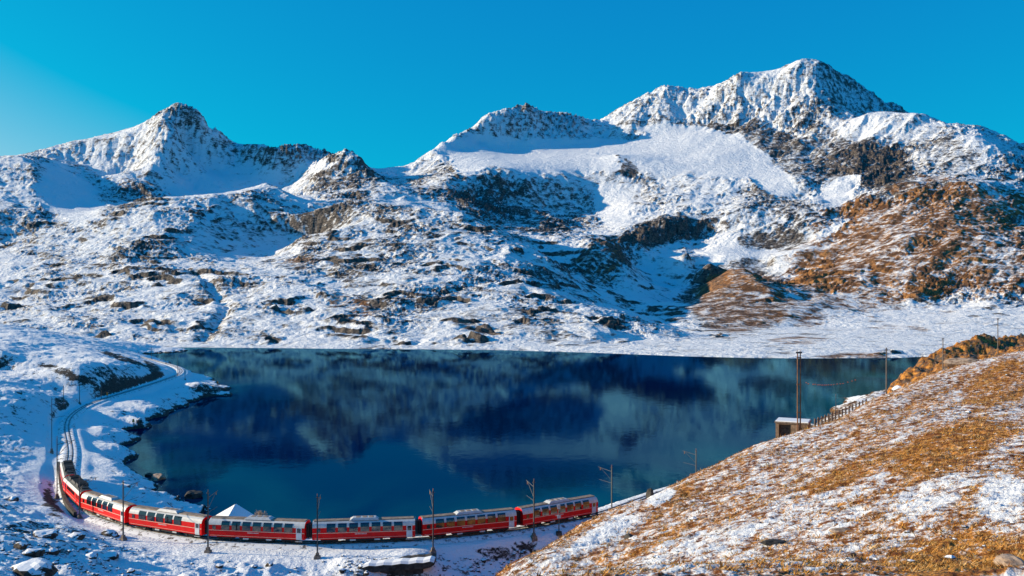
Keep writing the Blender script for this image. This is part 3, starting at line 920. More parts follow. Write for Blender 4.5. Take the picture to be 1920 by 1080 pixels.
# ------------------------------------------------------------------ mesh builder
class MB:
    def __init__(self):
        self.v, self.f, self.mi = [], [], []

    def add(self, verts, faces, mi=0):
        o = len(self.v)
        self.v += [tuple(p) for p in verts]
        self.f += [tuple(i + o for i in f) for f in faces]
        self.mi += [mi] * len(faces)
        return self

    def box(self, x0, x1, y0, y1, z0, z1, mi=0, taper=0.0):
        t = taper
        self.add([(x0, y0, z0), (x1, y0, z0), (x1, y1, z0), (x0, y1, z0), (x0 + t, y0 + t, z1), (x1 - t, y0 + t, z1), (x1 - t, y1 - t, z1), (x0 + t, y1 - t, z1)],
                 [(0, 3, 2, 1), (4, 5, 6, 7), (0, 1, 5, 4), (1, 2, 6, 5), (2, 3, 7, 6), (3, 0, 4, 7)], mi)
        return self

    def bar(self, p, q, w, h=None, mi=0):
        """square bar from p to q"""
        h = h or w
        p, q = Vector(p), Vector(q)
        d = (q - p).normalized()
        up = Vector((0, 0, 1)) if abs(d.z) < 0.95 else Vector((0, 1, 0))
        s = d.cross(up).normalized()
        u = s.cross(d)
        c = []
        for e in (p, q):
            for a, b in ((-1, -1), (1, -1), (1, 1), (-1, 1)):
                c.append(e + s * (a * w / 2) + u * (b * h / 2))
        return self.add(c, [(0, 1, 2, 3), (7, 6, 5, 4), (0, 4, 5, 1), (1, 5, 6, 2), (2, 6, 7, 3), (3, 7, 4, 0)], mi)

    def tube(self, p, q, r0, r1=None, n=8, mi=0):
        r1 = r0 if r1 is None else r1
        p, q = Vector(p), Vector(q)
        d = (q - p).normalized()
        up = Vector((0, 0, 1)) if abs(d.z) < 0.95 else Vector((0, 1, 0))
        s = d.cross(up).normalized()
        u = s.cross(d)
        c = []
        for e, r in ((p, r0), (q, r1)):
            for k in range(n):
                a = 2 * math.pi * k / n
                c.append(e + s * (math.cos(a) * r) + u * (math.sin(a) * r))
        fs = [(k, (k + 1) % n, n + (k + 1) % n, n + k) for k in range(n)]
        fs += [tuple(range(n - 1, -1, -1)), tuple(range(n, 2 * n))]
        return self.add(c, fs, mi)

    def prism(self, prof, x0, x1, mis=None, caps=True, capmi=0):
        """closed profile (y, z) run along x; mis gives the material of each side"""
        n = len(prof)
        c = [(x0, y, z) for y, z in prof] + [(x1, y, z) for y, z in prof]
        for k in range(n):
            j = (k + 1) % n
            self.add([c[k], c[j], c[n + j], c[n + k]], [(0, 1, 2, 3)], mis[k] if mis else 0)
        if caps:
            self.add(c[:n], [tuple(range(n - 1, -1, -1))], capmi)
            self.add(c[n:], [tuple(range(n))], capmi)
        return self

    def build(self, name, mats, parent=None, smooth=False):
        return link_mesh(name, self.v, self.f, mats, parent, smooth, self.mi if isinstance(mats, (list, tuple)) else None)


# ------------------------------------------------------------------ object materials
M_RED = simple_mat('red_paint', (0.70, 0.004, 0.006), 0.5, 0.2, 0.10, 1.2)
M_WHITE = simple_mat('white_paint', (0.60, 0.59, 0.57), 0.4, 0.4, 0.10, 2.0)
M_CREAM = simple_mat('cream_stripe', (0.74, 0.66, 0.50), 0.5, 0.4, 0.08, 2.0)
M_ROOF = simple_mat('brown_roof', (0.26, 0.19, 0.14), 0.7, 0.3, 0.35, 1.5)  # brown-grey roof top, tone varied by noise
M_AC = simple_mat('roof_unit_metal', (0.52, 0.52, 0.52), 0.5, 0.4, 0.15, 2.0)
M_DARK = simple_mat('dark_running_gear', (0.02, 0.02, 0.022), 0.7, 0.3, 0.3, 3.0)
M_EQUIP = simple_mat('black_roof_equipment', (0.03, 0.03, 0.033), 0.55, 0.4, 0.4, 2.0)
M_DOOR = simple_mat('pale_door', (0.60, 0.63, 0.66), 0.45, 0.4, 0.08, 2.0)
M_SILVER = simple_mat('bare_aluminium', (0.55, 0.55, 0.55), 0.35, 0.5, 0.1, 3.0, 0.6)
M_STEEL = simple_mat('weathered_steel', (0.075, 0.078, 0.082), 0.6, 0.4, 0.25, 2.0)
M_RUST = simple_mat('rusty_rail', (0.09, 0.065, 0.05), 0.5, 0.5, 0.3, 2.0, 0.3)
M_WOOD = simple_mat('brown_pole_wood', (0.19, 0.095, 0.055), 0.8, 0.2, 0.3, 1.0)
M_GREYWOOD = simple_mat('grey_pole_wood', (0.13, 0.11, 0.10), 0.8, 0.2, 0.3, 1.0)
M_STONE = simple_mat('tan_stone', (0.19, 0.135, 0.095), 0.85, 0.2, 0.35, 1.2, 0.0, 0.05)
M_DSTONE = simple_mat('dark_stone', (0.06, 0.055, 0.05), 0.9, 0.2, 0.5, 1.5, 0.0, 0.08)
M_CONC = simple_mat('concrete_base', (0.20, 0.16, 0.13), 0.9, 0.2, 0.4, 2.5, 0.0, 0.04)
M_SNOW = simple_mat('lying_snow', (0.80, 0.81, 0.83), 0.8, 0.2, 0.04, 3.0, 0.0, 0.05)
M_INSUL = simple_mat('insulator_glaze', (0.25, 0.12, 0.07), 0.3, 0.5, 0.1, 5.0)
M_BUOY = simple_mat('orange_float', (0.75, 0.13, 0.03), 0.4, 0.5, 0.1, 5.0)
M_ORANGE = simple_mat('orange_marker', (0.8, 0.22, 0.04), 0.5, 0.4, 0.1, 5.0)
M_BUSH = simple_mat('dry_twigs', (0.42, 0.30, 0.21), 0.9, 0.1, 0.3, 5.0)

# window glass: dark, coated, mirrors the slope opposite
g = NT('tinted_glass')
g.base((0.012, 0.016, 0.02))
g.b.inputs['Roughness'].default_value = 0.06
g.b.inputs['IOR'].default_value = 1.9
gn = g.noise(g.obj(), 1.7, 2, 0.5)
g.bump(gn, 0.08, 0.05)
M_GLASS = g.m

# rocks: bare stone with snow lying on the flat tops
rk = NT('snow_dusted_rock')
geo = rk.node('ShaderNodeNewGeometry')
sx = rk.node('ShaderNodeSeparateXYZ')
rk.t.links.new(geo.outputs['Normal'], sx.inputs[0])
rn = rk.noise(rk.pos(), 1.3, 7, 0.6)
ra = rk.math('ADD', sx.outputs[2], rk.math('MULTIPLY', rk.math('SUBTRACT', rn, 0.5), 0.9))
rk.base(rk.mix(rk.ramp(ra, 0.62, 0.76), rk.mix(rk.ramp(rn, 0.35, 0.65), (0.025, 0.022, 0.02), (0.11, 0.085, 0.065)), (0.8, 0.81, 0.83)))
rk.rough(0.85, 0.2)
rk.bump(rn, 0.8, 0.12)
M_ROCK = rk.m
rk2 = NT('bare_tan_rock')
rn = rk2.noise(rk2.pos(), 1.6, 7, 0.6)
rk2.base(rk2.mix(rk2.ramp(rn, 0.35, 0.65), (0.20, 0.13, 0.09), (0.45, 0.34, 0.26)))
rk2.rough(0.9, 0.2)
rk2.bump(rn, 0.8, 0.15)
M_TANROCK = rk2.m

# ------------------------------------------------------------------ railway
trk = empty('railway_track', (0, 0, 0))
tag(trk, kind='structure')


def ribbon(offs, z, closed=True):
    """strip along the track: offs = [(side, z)] profile"""
    tx = np.gradient(TRACK[:, 0])
    ty = np.gradient(TRACK[:, 1])
    Ls = np.hypot(tx, ty)
    nxs, nys = -ty / Ls, tx / Ls
    V, Fc = [], []
    k = len(offs)
    for i in range(len(TRACK)):
        for o_, dz in offs:
            V.append((TRACK[i, 0] + nxs[i] * o_, TRACK[i, 1] + nys[i] * o_, z + dz))
    for i in range(len(TRACK) - 1):
        for j in range(k if closed else k - 1):
            j2 = (j + 1) % k
            Fc.append((i * k + j, (i + 1) * k + j, (i + 1) * k + j2, i * k + j2))
    return V, Fc


bal = NT('snowy_ballast')
bn = bal.noise(bal.pos(), 1.1, 6, 0.65)
bal.base(bal.mix(bal.ramp(bn, 0.36, 0.5), (0.13, 0.11, 0.10), (0.8, 0.81, 0.83)))
bal.rough(0.9, 0.15)
bal.bump(bn, 0.6, 0.06)
V, Fc = ribbon([(-2.3, -0.42), (-1.55, -0.06), (-0.9, -0.02), (-0.62, -0.09), (-0.38, -0.09), (-0.1, -0.03), (0.1, -0.03), (0.38, -0.09), (0.62, -0.09), (0.9, -0.02), (1.55, -0.06), (2.3, -0.42)], 0.0, False)
link_mesh('ballast', V, Fc, bal.m, trk, True)
for side in (0.5, -0.5):
    V, Fc = ribbon([(side - 0.05, -0.12), (side + 0.05, -0.12), (side + 0.05, 0.05), (side - 0.05, 0.05)], 0.0)
    link_mesh('rail', V, Fc, M_RUST, trk)
# sleepers whose ends show through the snow
sleeper_me = MB().box(-0.12, 0.12, -0.95, 0.95, -0.14, -0.045).build('sleeper', M_GREYWOOD, trk)
far_v = MB()
nsl = 0
first = True
for i in range(8, len(TRACK) - 8, 2):
    t = TRACK[i + 1] - TRACK[i - 1]
    rz = math.atan2(t[1], t[0])
    px = TRACK[i, 0] / TRACK[i, 1] * F + 960
    if not (90 < px < 1330) or TRACK[i, 1] > 330:
        continue
    if nsl >= 295:
        break
    o = sleeper_me if first else sleeper_me.copy()
    if not first:
        COL.objects.link(o)
    first = False
    o.parent = trk
    o.location = (TRACK[i, 0], TRACK[i, 1], 0)
    o.rotation_euler = (0, 0, rz)
    nsl += 1


def track_at(s):
    return np.array([np.interp(s, TRACK_S, TRACK[:, 0]), np.interp(s, TRACK_S, TRACK[:, 1])])


def s_of(X, Y):
    return float(TRACK_S[np.argmin(np.hypot(TRACK[:, 0] - X, TRACK[:, 1] - Y))])


# ------------------------------------------------------------------ carriages
PROF = [(-1.28, 0.72), (-1.34, 0.95), (-1.34, 1.78), (-1.34, 2.60), (-1.26, 2.88), (-1.08, 3.14), (-0.80, 3.34), (-0.40, 3.45), (0.40, 3.45), (0.80, 3.34), (1.08, 3.14), (1.26, 2.88), (1.34, 2.60), (1.34, 1.78), (1.34, 0.95), (1.28, 0.72)]
PMI = [0, 0, 0, 1, 1, 1, 1, 2, 1, 1, 1, 1, 0, 0, 0, 3]


def shell_panel(mb, x0, x1, i0, i1, off, th, mi=0, side=-1, z_lo=None, z_hi=None):
    """panel that follows the carriage section between profile points i0..i1"""
    pr = [PROF[i] for i in range(i0, i1 + 1)]
    if z_lo is not None:
        pr[0] = (pr[0][0] + (pr[1][0] - pr[0][0]) * (z_lo - pr[0][1]) / (pr[1][1] - pr[0][1]), z_lo)
    if z_hi is not None:
        a, b = pr[-2], pr[-1]
        pr[-1] = (a[0] + (b[0] - a[0]) * (z_hi - a[1]) / (b[1] - a[1]), z_hi)
    nrm = []
    for k in range(len(pr)):
        a, b = pr[max(k - 1, 0)], pr[min(k + 1, len(pr) - 1)]
        dy, dz = b[0] - a[0], b[1] - a[1]
        l_ = math.hypot(dy, dz)
        nrm.append((-dz / l_, dy / l_))
    outer = [(y + n[0] * (off + th), z + n[1] * (off + th)) for (y, z), n in zip(pr, nrm)]
    inner = [(y + n[0] * off, z + n[1] * off) for (y, z), n in zip(pr, nrm)]
    loop = inner + outer[::-1]
    if side > 0:
        loop = [(-y, z) for y, z in loop][::-1]
    mb.prism(loop, x0, x1, None, True, mi)
    return mb


def bogie(parent, x):
    b = MB()
    for s in (-1, 1):
        b.box(x - 1.35, x + 1.35, s * 0.92 - 0.09, s * 0.92 + 0.09, 0.36, 0.62)
        for k in (-0.85, 0.85):
            b.box(x + k - 0.16, x + k + 0.16, s * 1.03 - 0.06, s * 1.03 + 0.08, 0.24, 0.55)
    b.box(x - 0.3, x + 0.3, -0.9, 0.9, 0.40, 0.66)
    bo = b.build('bogie', M_DARK, parent)
    for k in (-0.85, 0.85):
        wb = MB()
        for s in (-1, 1):
            wb.tube((x + k, s * 0.47, 0.40), (x + k, s * 0.60, 0.40), 0.36, 0.36, 14)
        wb.tube((x + k, -0.5, 0.40), (x + k, 0.5, 0.40), 0.07)
        wb.build('wheelset', M_DARK, bo)
    return bo


HL_ = 7.95


def make_carriage(name, n_win, small_first=True, last=False):
    c = empty(name, (0, 0, 0))
    bd = MB().prism(PROF, -HL_, HL_, PMI, True, 0)
    bd.build('body', [M_RED, M_WHITE, M_ROOF, M_DARK], c)
    # raised centre of the roof
    r = MB().prism([(-0.72, 3.36), (-0.60, 3.50), (0.60, 3.50), (0.72, 3.36)], -HL_ + 0.2, HL_ - 0.2)
    r.build('roof', M_ROOF, c)
    for s in (-1, 1):
        shell_panel(MB(), -HL_ + 0.01, HL_ - 0.01, 1, 2, 0.006, 0.012, 0, s, 1.70, 1.76).build('stripe', M_CREAM, c)
        shell_panel(MB(), -HL_ + 0.01, HL_ - 0.01, 2, 3, 0.004, 0.010, 0, s, 2.56, 2.60).build('cornice', M_CREAM, c)
        shell_panel(MB(), -HL_ + 0.3, HL_ - 0.3, 0, 1, 0.006, 0.012, 0, s, 0.90, 0.94).build('sill_strip', M_CREAM, c)
    # big panes bent into the roof
    x0 = -HL_ + (2.0 if small_first else 0.75)
    x1 = HL_ - 1.75
    if n_win == 5:
        x1 -= 2.4
    pitch = (x1 - x0) / n_win
    for s in (-1, 1):
        for k in range(n_win):
            a, b = x0 + k * pitch + 0.20, x0 + (k + 1) * pitch - 0.20
            wn_ = shell_panel(MB(), a, b, 2, 5, 0.012, 0.03, 0, s, 1.84)
            wo = wn_.build('window', M_GLASS, c)
            rail = shell_panel(MB(), a, b, 2, 3, 0.012, 0.045, 0, s, 2.575)
            rail.build('transom', M_DARK, wo)
        # end door with its glass
        dx0, dx1 = HL_ - 1.35, HL_ - 0.45
        d = shell_panel(MB(), dx0, dx1, 0, 3, 0.008, 0.03, 0, s).build('door', M_DOOR, c)
        shell_panel(MB(), dx0 + 0.14, dx1 - 0.14, 2, 3, 0.035, 0.02, 0, s, 1.82, 2.50).build('pane', M_GLASS, d)
        MB().box(dx0 - 0.1, dx1 + 0.1, s * 1.30 - 0.12, s * 1.30 + 0.12, 0.42, 0.50).build('step', M_SILVER, d)
        if small_first:
            shell_panel(MB(), -HL_ + 0.7, -HL_ + 1.25, 2, 3, 0.008, 0.03, 0, s, 1.86, 2.46).build('small_window', M_GLASS, c)
        # lettering too small to read: pale dashes below the stripe
        lt = MB()
        xx = -1.4
        for k in range(9):
            ww = 0.10 + 0.09 * ((k * 7) % 4) / 3
            shell_panel(lt, xx, xx + ww, 1, 2, 0.006, 0.006, 0, s, 1.42, 1.56)
            xx += ww + 0.07
        lt.build('lettering', M_WHITE, c)
    # ventilation unit with sloped ends
    u = MB()
    u.add([(-2.3, -0.85, 3.44), (2.3, -0.85, 3.44), (2.3, 0.85, 3.44), (-2.3, 0.85, 3.44), (-1.75, -0.62, 3.80), (1.75, -0.62, 3.80), (1.75, 0.62, 3.80), (-1.75, 0.62, 3.80)],
          [(0, 3, 2, 1), (4, 5, 6, 7), (0, 1, 5, 4), (1, 2, 6, 5), (2, 3, 7, 6), (3, 0, 4, 7)])
    ac = u.build('roof_unit', M_AC, c)
    for k in range(3):
        MB().box(-1.3 + k, -0.6 + k, -0.4, 0.4, 3.80, 3.84).build('fan_cover', M_ROOF, ac)
    # running gear
    un = MB()
    un.box(-2.9, 2.9, -1.1, 1.1, 0.34, 0.74)
    un.box(-HL_ + 0.2, HL_ - 0.2, -0.5, 0.5, 0.55, 0.76)
    un.build('underframe', M_DARK, c)
    for k in (-2.2, 1.6):
        MB().box(k, k + 0.9, -1.24, -1.1, 0.40, 0.62).build('locker', M_AC, c)
    bogie(c, -HL_ + 2.6)
    bogie(c, HL_ - 2.6)
    # gangway between the ends
    for e in ((-1, 1) if not last else (-1,)):
        gb = MB()
        for k in range(3):
            xa = e * (HL_ + 0.02 + 0.16 * k)
            gb.box(min(xa, xa + e * 0.13), max(xa, xa + e * 0.13), -0.62 + 0.05 * (k % 2), 0.62 - 0.05 * (k % 2), 0.95, 3.0)
        gb.build('gangway', M_DARK, c)
    for e in (-1, 1):
        MB().tube((e * HL_, 0, 0.72), (e * (HL_ + 0.45), 0, 0.72), 0.13, 0.18, 8).build('coupler', M_SILVER, c)
    return c


def make_motor_coach(name):
    c = empty(name, (0, 0, 0))
    MB().prism(PROF, -HL_, HL_, [0, 0, 0, 1, 1, 2, 2, 2, 2, 2, 1, 1, 0, 0, 0, 3], True, 0).build('body', [M_RED, M_WHITE, M_EQUIP, M_DARK], c)
    for s in (-1, 1):
        shell_panel(MB(), -HL_ + 0.01, HL_ - 0.01, 1, 2, 0.006, 0.012, 0, s, 1.10, 1.16).build('stripe', M_WHITE, c)
        for k in range(6):
            a = -3.7 + k * 1.25
            shell_panel(MB(), a, a + 0.95, 2, 3, 0.010, 0.03, 0, s, 1.84, 2.50).build('window', M_GLASS, c)
        for a in (-HL_ + 0.6, HL_ - 1.3):
            shell_panel(MB(), a, a + 0.7, 2, 3, 0.010, 0.03, 0, s, 1.84, 2.50).build('cab_window', M_GLASS, c)
        for a in (-5.6, 5.0):
            d = shell_panel(MB(), a, a + 0.75, 0, 3, 0.008, 0.03, 0, s).build('door', M_RED, c)
            shell_panel(MB(), a + 0.12, a + 0.63, 2, 3, 0.035, 0.02, 0, s, 1.84, 2.48).build('pane', M_GLASS, d)
            MB().tube((a + 0.05, s * 1.40, 1.2), (a + 0.05, s * 1.40, 2.0), 0.025, n=5).build('handle', M_SILVER, d)
    for e in (-1, 1):
        xe = e * (HL_ + 0.015)
        for yy in (-0.62, 0.62):
            MB().box(min(xe, xe + e * 0.03), max(xe, xe + e * 0.03), yy - 0.48, yy + 0.48, 1.95, 2.72).build('windscreen', M_GLASS, c)
            MB().tube((xe, yy * 1.3, 1.15), (xe + e * 0.08, yy * 1.3, 1.15), 0.13, 0.12, 10).build('headlight', M_WHITE, c)
        MB().tube((e * HL_, 0, 0.72), (e * (HL_ + 0.45), 0, 0.72), 0.13, 0.18, 8).build('coupler', M_SILVER, c)
        MB().box(min(xe, xe + e * 0.2), max(xe, xe + e * 0.2), -1.05, 1.05, 0.22, 0.62).build('snow_plough', M_DARK, c)
    # roof equipment: resistor cages and two pantographs
    for k, (a, b, h) in enumerate(((-5.0, -2.6, 0.55), (-1.9, 1.5, 0.42), (2.2, 4.4, 0.55))):
        eq = MB().box(a, b, -0.95, 0.95, 3.46, 3.46 + h, 0, 0.08).build('resistor_box', M_EQUIP, c)
        sl = MB()
        nn = int((b - a) / 0.3)
        for j in range(nn):
            sl.box(a + 0.1 + j * 0.3, a + 0.24 + j * 0.3, -0.8, 0.8, 3.46 + h, 3.51 + h)
        sl.build('louvre', M_DARK, eq)
    for xp in (-6.3, 5.6):
        p = MB()
        p.box(xp - 0.7, xp + 0.7, -0.6, 0.6, 3.47, 3.62)
        for s in (-0.5, 0.5):
            p.bar((xp - 0.6, s, 3.62), (xp + 0.65, s * 0.7, 4.15), 0.07)
            p.bar((xp + 0.65, s * 0.7, 4.15), (xp - 0.2, s * 0.6, 4.70), 0.06)
        po = p.build('pantograph', M_EQUIP, c)
        MB().box(xp - 0.32, xp - 0.08, -0.85, 0.85, 4.69, 4.76).build('contact_strip', M_STEEL, po)
    MB().box(-2.6, 2.6, -1.1, 1.1, 0.30, 0.74).build('underframe', M_DARK, c)
    bogie(c, -HL_ + 2.5)
    bogie(c, HL_ - 2.5)
    return c


s_tail = s_of(*wpt(1120, 965, 0)[:2])
PITCH = 16.75
base7 = make_carriage('railway_carriage', 7)
base5 = make_carriage('railway_carriage', 5)
tail = make_carriage('railway_carriage', 7, last=True)
motor = make_motor_coach('motor_coach')
G_C = 'red panoramic carriages of the train'
TRAIN = [
    (tail, 'red panoramic carriage at the tail end of the train nearest the brown hillside', G_C),
    (base7, 'shaded red panoramic carriage coupled just ahead of the tail carriage', G_C),
    (None, 'red panoramic carriage third from the tail, above the snow-capped dark rock slab', G_C),
    (None, 'sunlit red panoramic carriage in front of the small snow-roofed shed', G_C),
    (base5, 'red carriage with five large panes, second behind the motor coaches', G_C),
    (None, 'red carriage with five large panes coupled directly behind the motor coaches', G_C),
    (motor, 'red motor coach with black roof equipment, coupled to the carriages', 'motor coaches at the head of the train'),
    (None, 'foremost red motor coach leading the train along the lake bend', 'motor coaches at the head of the train'),
]
src = {0: tail, 1: base7, 2: base7, 3: base7, 4: base5, 5: base5, 6: motor, 7: motor}
for i, (o, lab, grp) in enumerate(TRAIN):
    sc_ = s_tail + PITCH * (i + 0.5)
    a, b = track_at(sc_ - 5.6), track_at(sc_ + 5.6)
    ctr = (a + b) / 2
    d = a - b                       # local +x points to the tail
    if o is None:
        o = copy_tree(src[i])
    o.location = (ctr[0], ctr[1], 0.05)
    o.rotation_euler = (0, 0, math.atan2(d[1], d[0]))
    tag(o, lab, 'motor coach' if i > 5 else 'train carriage', grp)

# ------------------------------------------------------------------ overhead line masts
def make_mast(height, arms, foot=True, mat=None, wid=0.17):
    o = empty('catenary_mast', (0, 0, 0))
    p = MB()
    mt = mat or M_STEEL
    # rolled steel section, a little slimmer at the top
    for s in (-1, 1):
        p.add([(s * wid * .5 - .015, -wid * .5, 0), (s * wid * .5 + .015, -wid * .5, 0), (s * wid * .5 + .015, wid * .5, 0), (s * wid * .5 - .015, wid * .5, 0),
               (s * wid * .36 - .015, -wid * .4, height), (s * wid * .36 + .015, -wid * .4, height), (s * wid * .36 + .015, wid * .4, height), (s * wid * .36 - .015, wid * .4, height)],
              [(0, 3, 2, 1), (4, 5, 6, 7), (0, 1, 5, 4), (1, 2, 6, 5), (2, 3, 7, 6), (3, 0, 4, 7)])
    p.box(-wid * .36, wid * .36, -0.02, 0.02, 0, height)
    p.build('post', mt, o)
    if foot:
        f = MB().box(-0.55, 0.55, -0.5, 0.5, -1.2, 0.35, 0, 0.12).box(-0.28, 0.28, -0.28, 0.28, 0.35, 0.75, 0, 0.05)
        f.build('foundation', M_CONC, o)
    MB().tube((0, 0, height), (0, 0, height + 0.35), 0.06, 0.05, 6).tube((-.22, 0, height - 0.2), (.22, 0, height - 0.2), 0.05, 0.05, 6).build('insulator', M_INSUL, o)
    if arms:
        # bracket over the track, points along +y
        a1 = MB().tube((0, 0, height - 0.9), (0, 3.1, height - 0.45), 0.045, 0.04, 6).tube((0, 0, height - 2.5), (0, 2.5, height - 0.58), 0.04, 0.035, 6)
        b1 = a1.build('bracket', mt, o)
        MB().tube((0, 2.6, height - 1.0), (0, 2.6, height - 0.55), 0.07, 0.07, 6).build('insulator', M_INSUL, b1)
        MB().tube((0, 0, height - 3.0), (0, 2.9, height - 2.75), 0.035, 0.03, 6).build('registration_arm', mt, o)
    return o


mast_src = make_mast(8.6, True)
G_M = 'catenary masts along the railway'
MASTS = [
    # px, py of the foot, top row, label
    (1147, 963, 872, 'steel catenary mast with bracket arm behind the tail of the train'),
    (1001, 1009, 898, 'steel mast in front of the joint between the last two carriages'),
    (812, 1037, 916, 'steel mast at the right end of the black rock slab'),
    (595, 1047, 926, 'steel mast on a dark footing at the gap behind the sunlit fourth carriage'),
    (390, 1036, 918, 'steel mast on a rusty footing left of the snow-roofed shed'),
    (231, 1013, 900, 'steel mast on a rusty footing before the carriage behind the motor coaches'),
    (149, 972, 892, 'steel mast standing in front of the motor coach'),
    (107, 936, 818, 'tall dark mast left of the motor coaches beside the gravel patch'),
    (97, 850, 745, 'dark mast on the shaded bank left of the track bend'),
    (119, 752, 722, 'far mast standing below the dark cutting, left of its neighbour'),
    (149, 757, 722, 'far mast standing below the dark cutting, right of its neighbour'),
    (190, 750, 732, 'short far mast beside the shaded track below the cutting'),
    (333, 706, 668, 'far mast inside the loop of the track on the point'),
    (311, 684, 655, 'distant mast at the lake edge just beyond the track loop'),
    (284, 674, 650, 'most distant mast on the left shore by the far water'),
    (347, 712, 690, 'short mast on the outer side of the far track loop'),
]
first = True
for px, py, top, lab in MASTS:
    X, D, z = hit(px, py)
    h = (py - top) / F * D
    o = mast_src if first else copy_tree(mast_src)
    first = False
    k = int(np.argmin(np.hypot(TRACK[:, 0] - X, TRACK[:, 1] - D)))
    dv = TRACK[k] - np.array([X, D])
    o.location = (X, D, z)
    o.rotation_euler = (0, 0, math.atan2(dv[1], dv[0]) - math.pi / 2)
    sc_h = h / 8.9
    o.scale = (1, 1, sc_h)
    tag(o, lab, 'mast', G_M)
# masts whose feet are hidden by the brown hill
for (X, D, z), rz, lab in (((36.0, 173.5, -0.3), 0, 'catenary mast with two bracket arms rising behind the hill edge over the water'), ((63.5, 203, 0.0), 0, 'mast half hidden by the stone building, its arms over the water'),
                           ((96, 263, 0.0), 0, 'pale far mast with bracket arms at the snowy bank behind the fence')):
    o = copy_tree(mast_src)
    k = int(np.argmin(np.hypot(TRACK[:, 0] - X, TRACK[:, 1] - D)))
    dv = TRACK[k] - np.array([X, D])
    o.location = (X, D, min(z, gz_at(X, D)))
    o.rotation_euler = (0, 0, math.atan2(dv[1], dv[0]) - math.pi / 2)
    o.scale = (1, 1, 1)
    tag(o, lab, 'mast', G_M)

# signal post beside the tail carriage
X, D, z = hit(1048, 1002)
sg = empty('signal_post', (X, D, z))
tag(sg, 'short railway signal with pale board in front of the tail carriage', 'signal')
MB().tube((0, 0, -0.3), (0, 0, 4.6), 0.10, 0.08, 8).build('post', M_STEEL, sg)
MB().box(-0.30, 0.30, -0.14, 0.10, 2.7, 3.2).box(-0.22, 0.22, -0.12, 0.08, 4.2, 4.9).build('signal_head', M_AC, sg)
MB().box(-0.6, 0.6, -0.5, 0.5, -0.8, 0.5, 0, 0.15).build('foundation', M_DSTONE, sg)
X, D, z = hit(1119, 983)
mk = empty('cable_cabinet', (X, D, z))
tag(mk, 'dark lineside post at the foot of the brown hill below the tail carriage', 'post')
MB().box(-0.2, 0.2, -0.16, 0.16, -0.3, 2.1).build('post', M_DARK, mk)
MB().box(-0.32, 0.32, -0.28, 0.28, -0.4, 0.7, 0, 0.06).build('footing', M_DSTONE, mk)

# ------------------------------------------------------------------ power poles on the hill
def pole(px, py, top, d, lab, double=False, mat=None, r=0.14):
    X = (px - 960) * d / F
    z = hz_at(X, d)
    h = CZ + (540 - top) / F * d - z
    o = empty('power_pole', (X, d, z))
    tag(o, lab, 'pole', 'wooden power poles on the hill')
    for s in ((-0.24, 0.24) if double else (0,)):
        MB().tube((s, 0, -1.0), (s, 0, h), r, r * 0.72, 10).build('post', mat or M_GREYWOOD, o)
    if double:
        for zz in (h * 0.30, h * 0.62, h * 0.93):
            MB().box(-0.42, 0.42, -0.07, 0.07, zz, zz + 0.18).build('brace', mat or M_GREYWOOD, o)
        MB().box(-0.55, 0.55, -0.1, 0.1, h - 0.25, h + 0.05).build('pole_cap', M_STEEL, o)
    else:
        MB().box(-0.35, 0.35, -0.05, 0.05, h - 0.55, h - 0.43).build('crossarm', M_STEEL, o)
    for s in (-0.3, 0.3):
        MB().tube((s, 0, h - 0.43 + (0.5 if double else 0)), (s, 0, h - 0.15 + (0.5 if double else 0)), 0.05, 0.04, 6).build('insulator', M_INSUL, o)
    return o


pole(1498, 821, 660, 158, 'tall twin brown wooden pole beside the stone building', True, M_WOOD, 0.14)
pole(1662, 742, 652, 200, 'grey wooden pole at the foot of the rocky brown knoll', r=0.17)
pole(1768, 690, 633, 262, 'grey pole in front of the rocky brown knoll', r=0.16)
pole(1871, 672, 596, 283, 'grey pole nearest the right end of the knoll crest', r=0.16)

# ------------------------------------------------------------------ stone building beside the track, behind the hill edge
X, D = (1487 - 960) * 196 / F, 196.0
zt = CZ + (540 - 787) / F * D
hb = empty('stone_building', (X, D, 0))
hb.rotation_euler = (0, 0, math.radians(-24))
tag(hb, 'flat-roofed tan stone railway building with a dark opening behind the hill edge', 'building')
wl = MB()
wl.box(-3.4, -2.7, -2.6, 2.6, -1, zt - 0.5).box(2.7, 3.4, -2.6, 2.6, -1, zt - 0.5).box(-2.7, 2.7, 2.0, 2.6, -1, zt - 0.5).box(0.2, 2.7, -2.6, -2.0, -1, zt - 0.5).box(-2.7, 0.2, -2.6, -2.0, zt - 0.8, zt - 0.5)
wl.build('wall', M_STONE, hb)
MB().box(-2.7, 2.7, -1.9, 2.0, -1, zt - 0.6).build('shade_fill', M_DSTONE, hb)  # solid dark block stands in for the shade inside the opening
MB().add([(0.15, -2.75, -1), (0.75, -3.6, -1), (1.6, -3.6, -1), (1.6, -2.62, -1), (-0.2, -2.66, zt - 0.7), (0.3, -2.68, zt - 0.7), (1.5, -2.7, zt - 0.7), (1.5, -2.61, zt - 0.7)],
         [(0, 3, 2, 1), (4, 5, 6, 7), (0, 1, 5, 4), (1, 2, 6, 5), (2, 3, 7, 6), (3, 0, 4, 7)]).build('buttress', M_STONE, hb)
rf = MB().box(-3.6, 3.6, -2.8, 2.8, zt - 0.5, zt - 0.18).build('roof', M_CONC, hb)
MB().box(-3.5, 3.5, -2.7, 2.7, zt - 0.18, zt, 0, 0.12).build('snow_cover', M_SNOW, rf)
MB().box(1.7, 2.1, -2.66, -2.58, zt - 2.0, zt - 1.4).build('vent', M_DARK, hb)
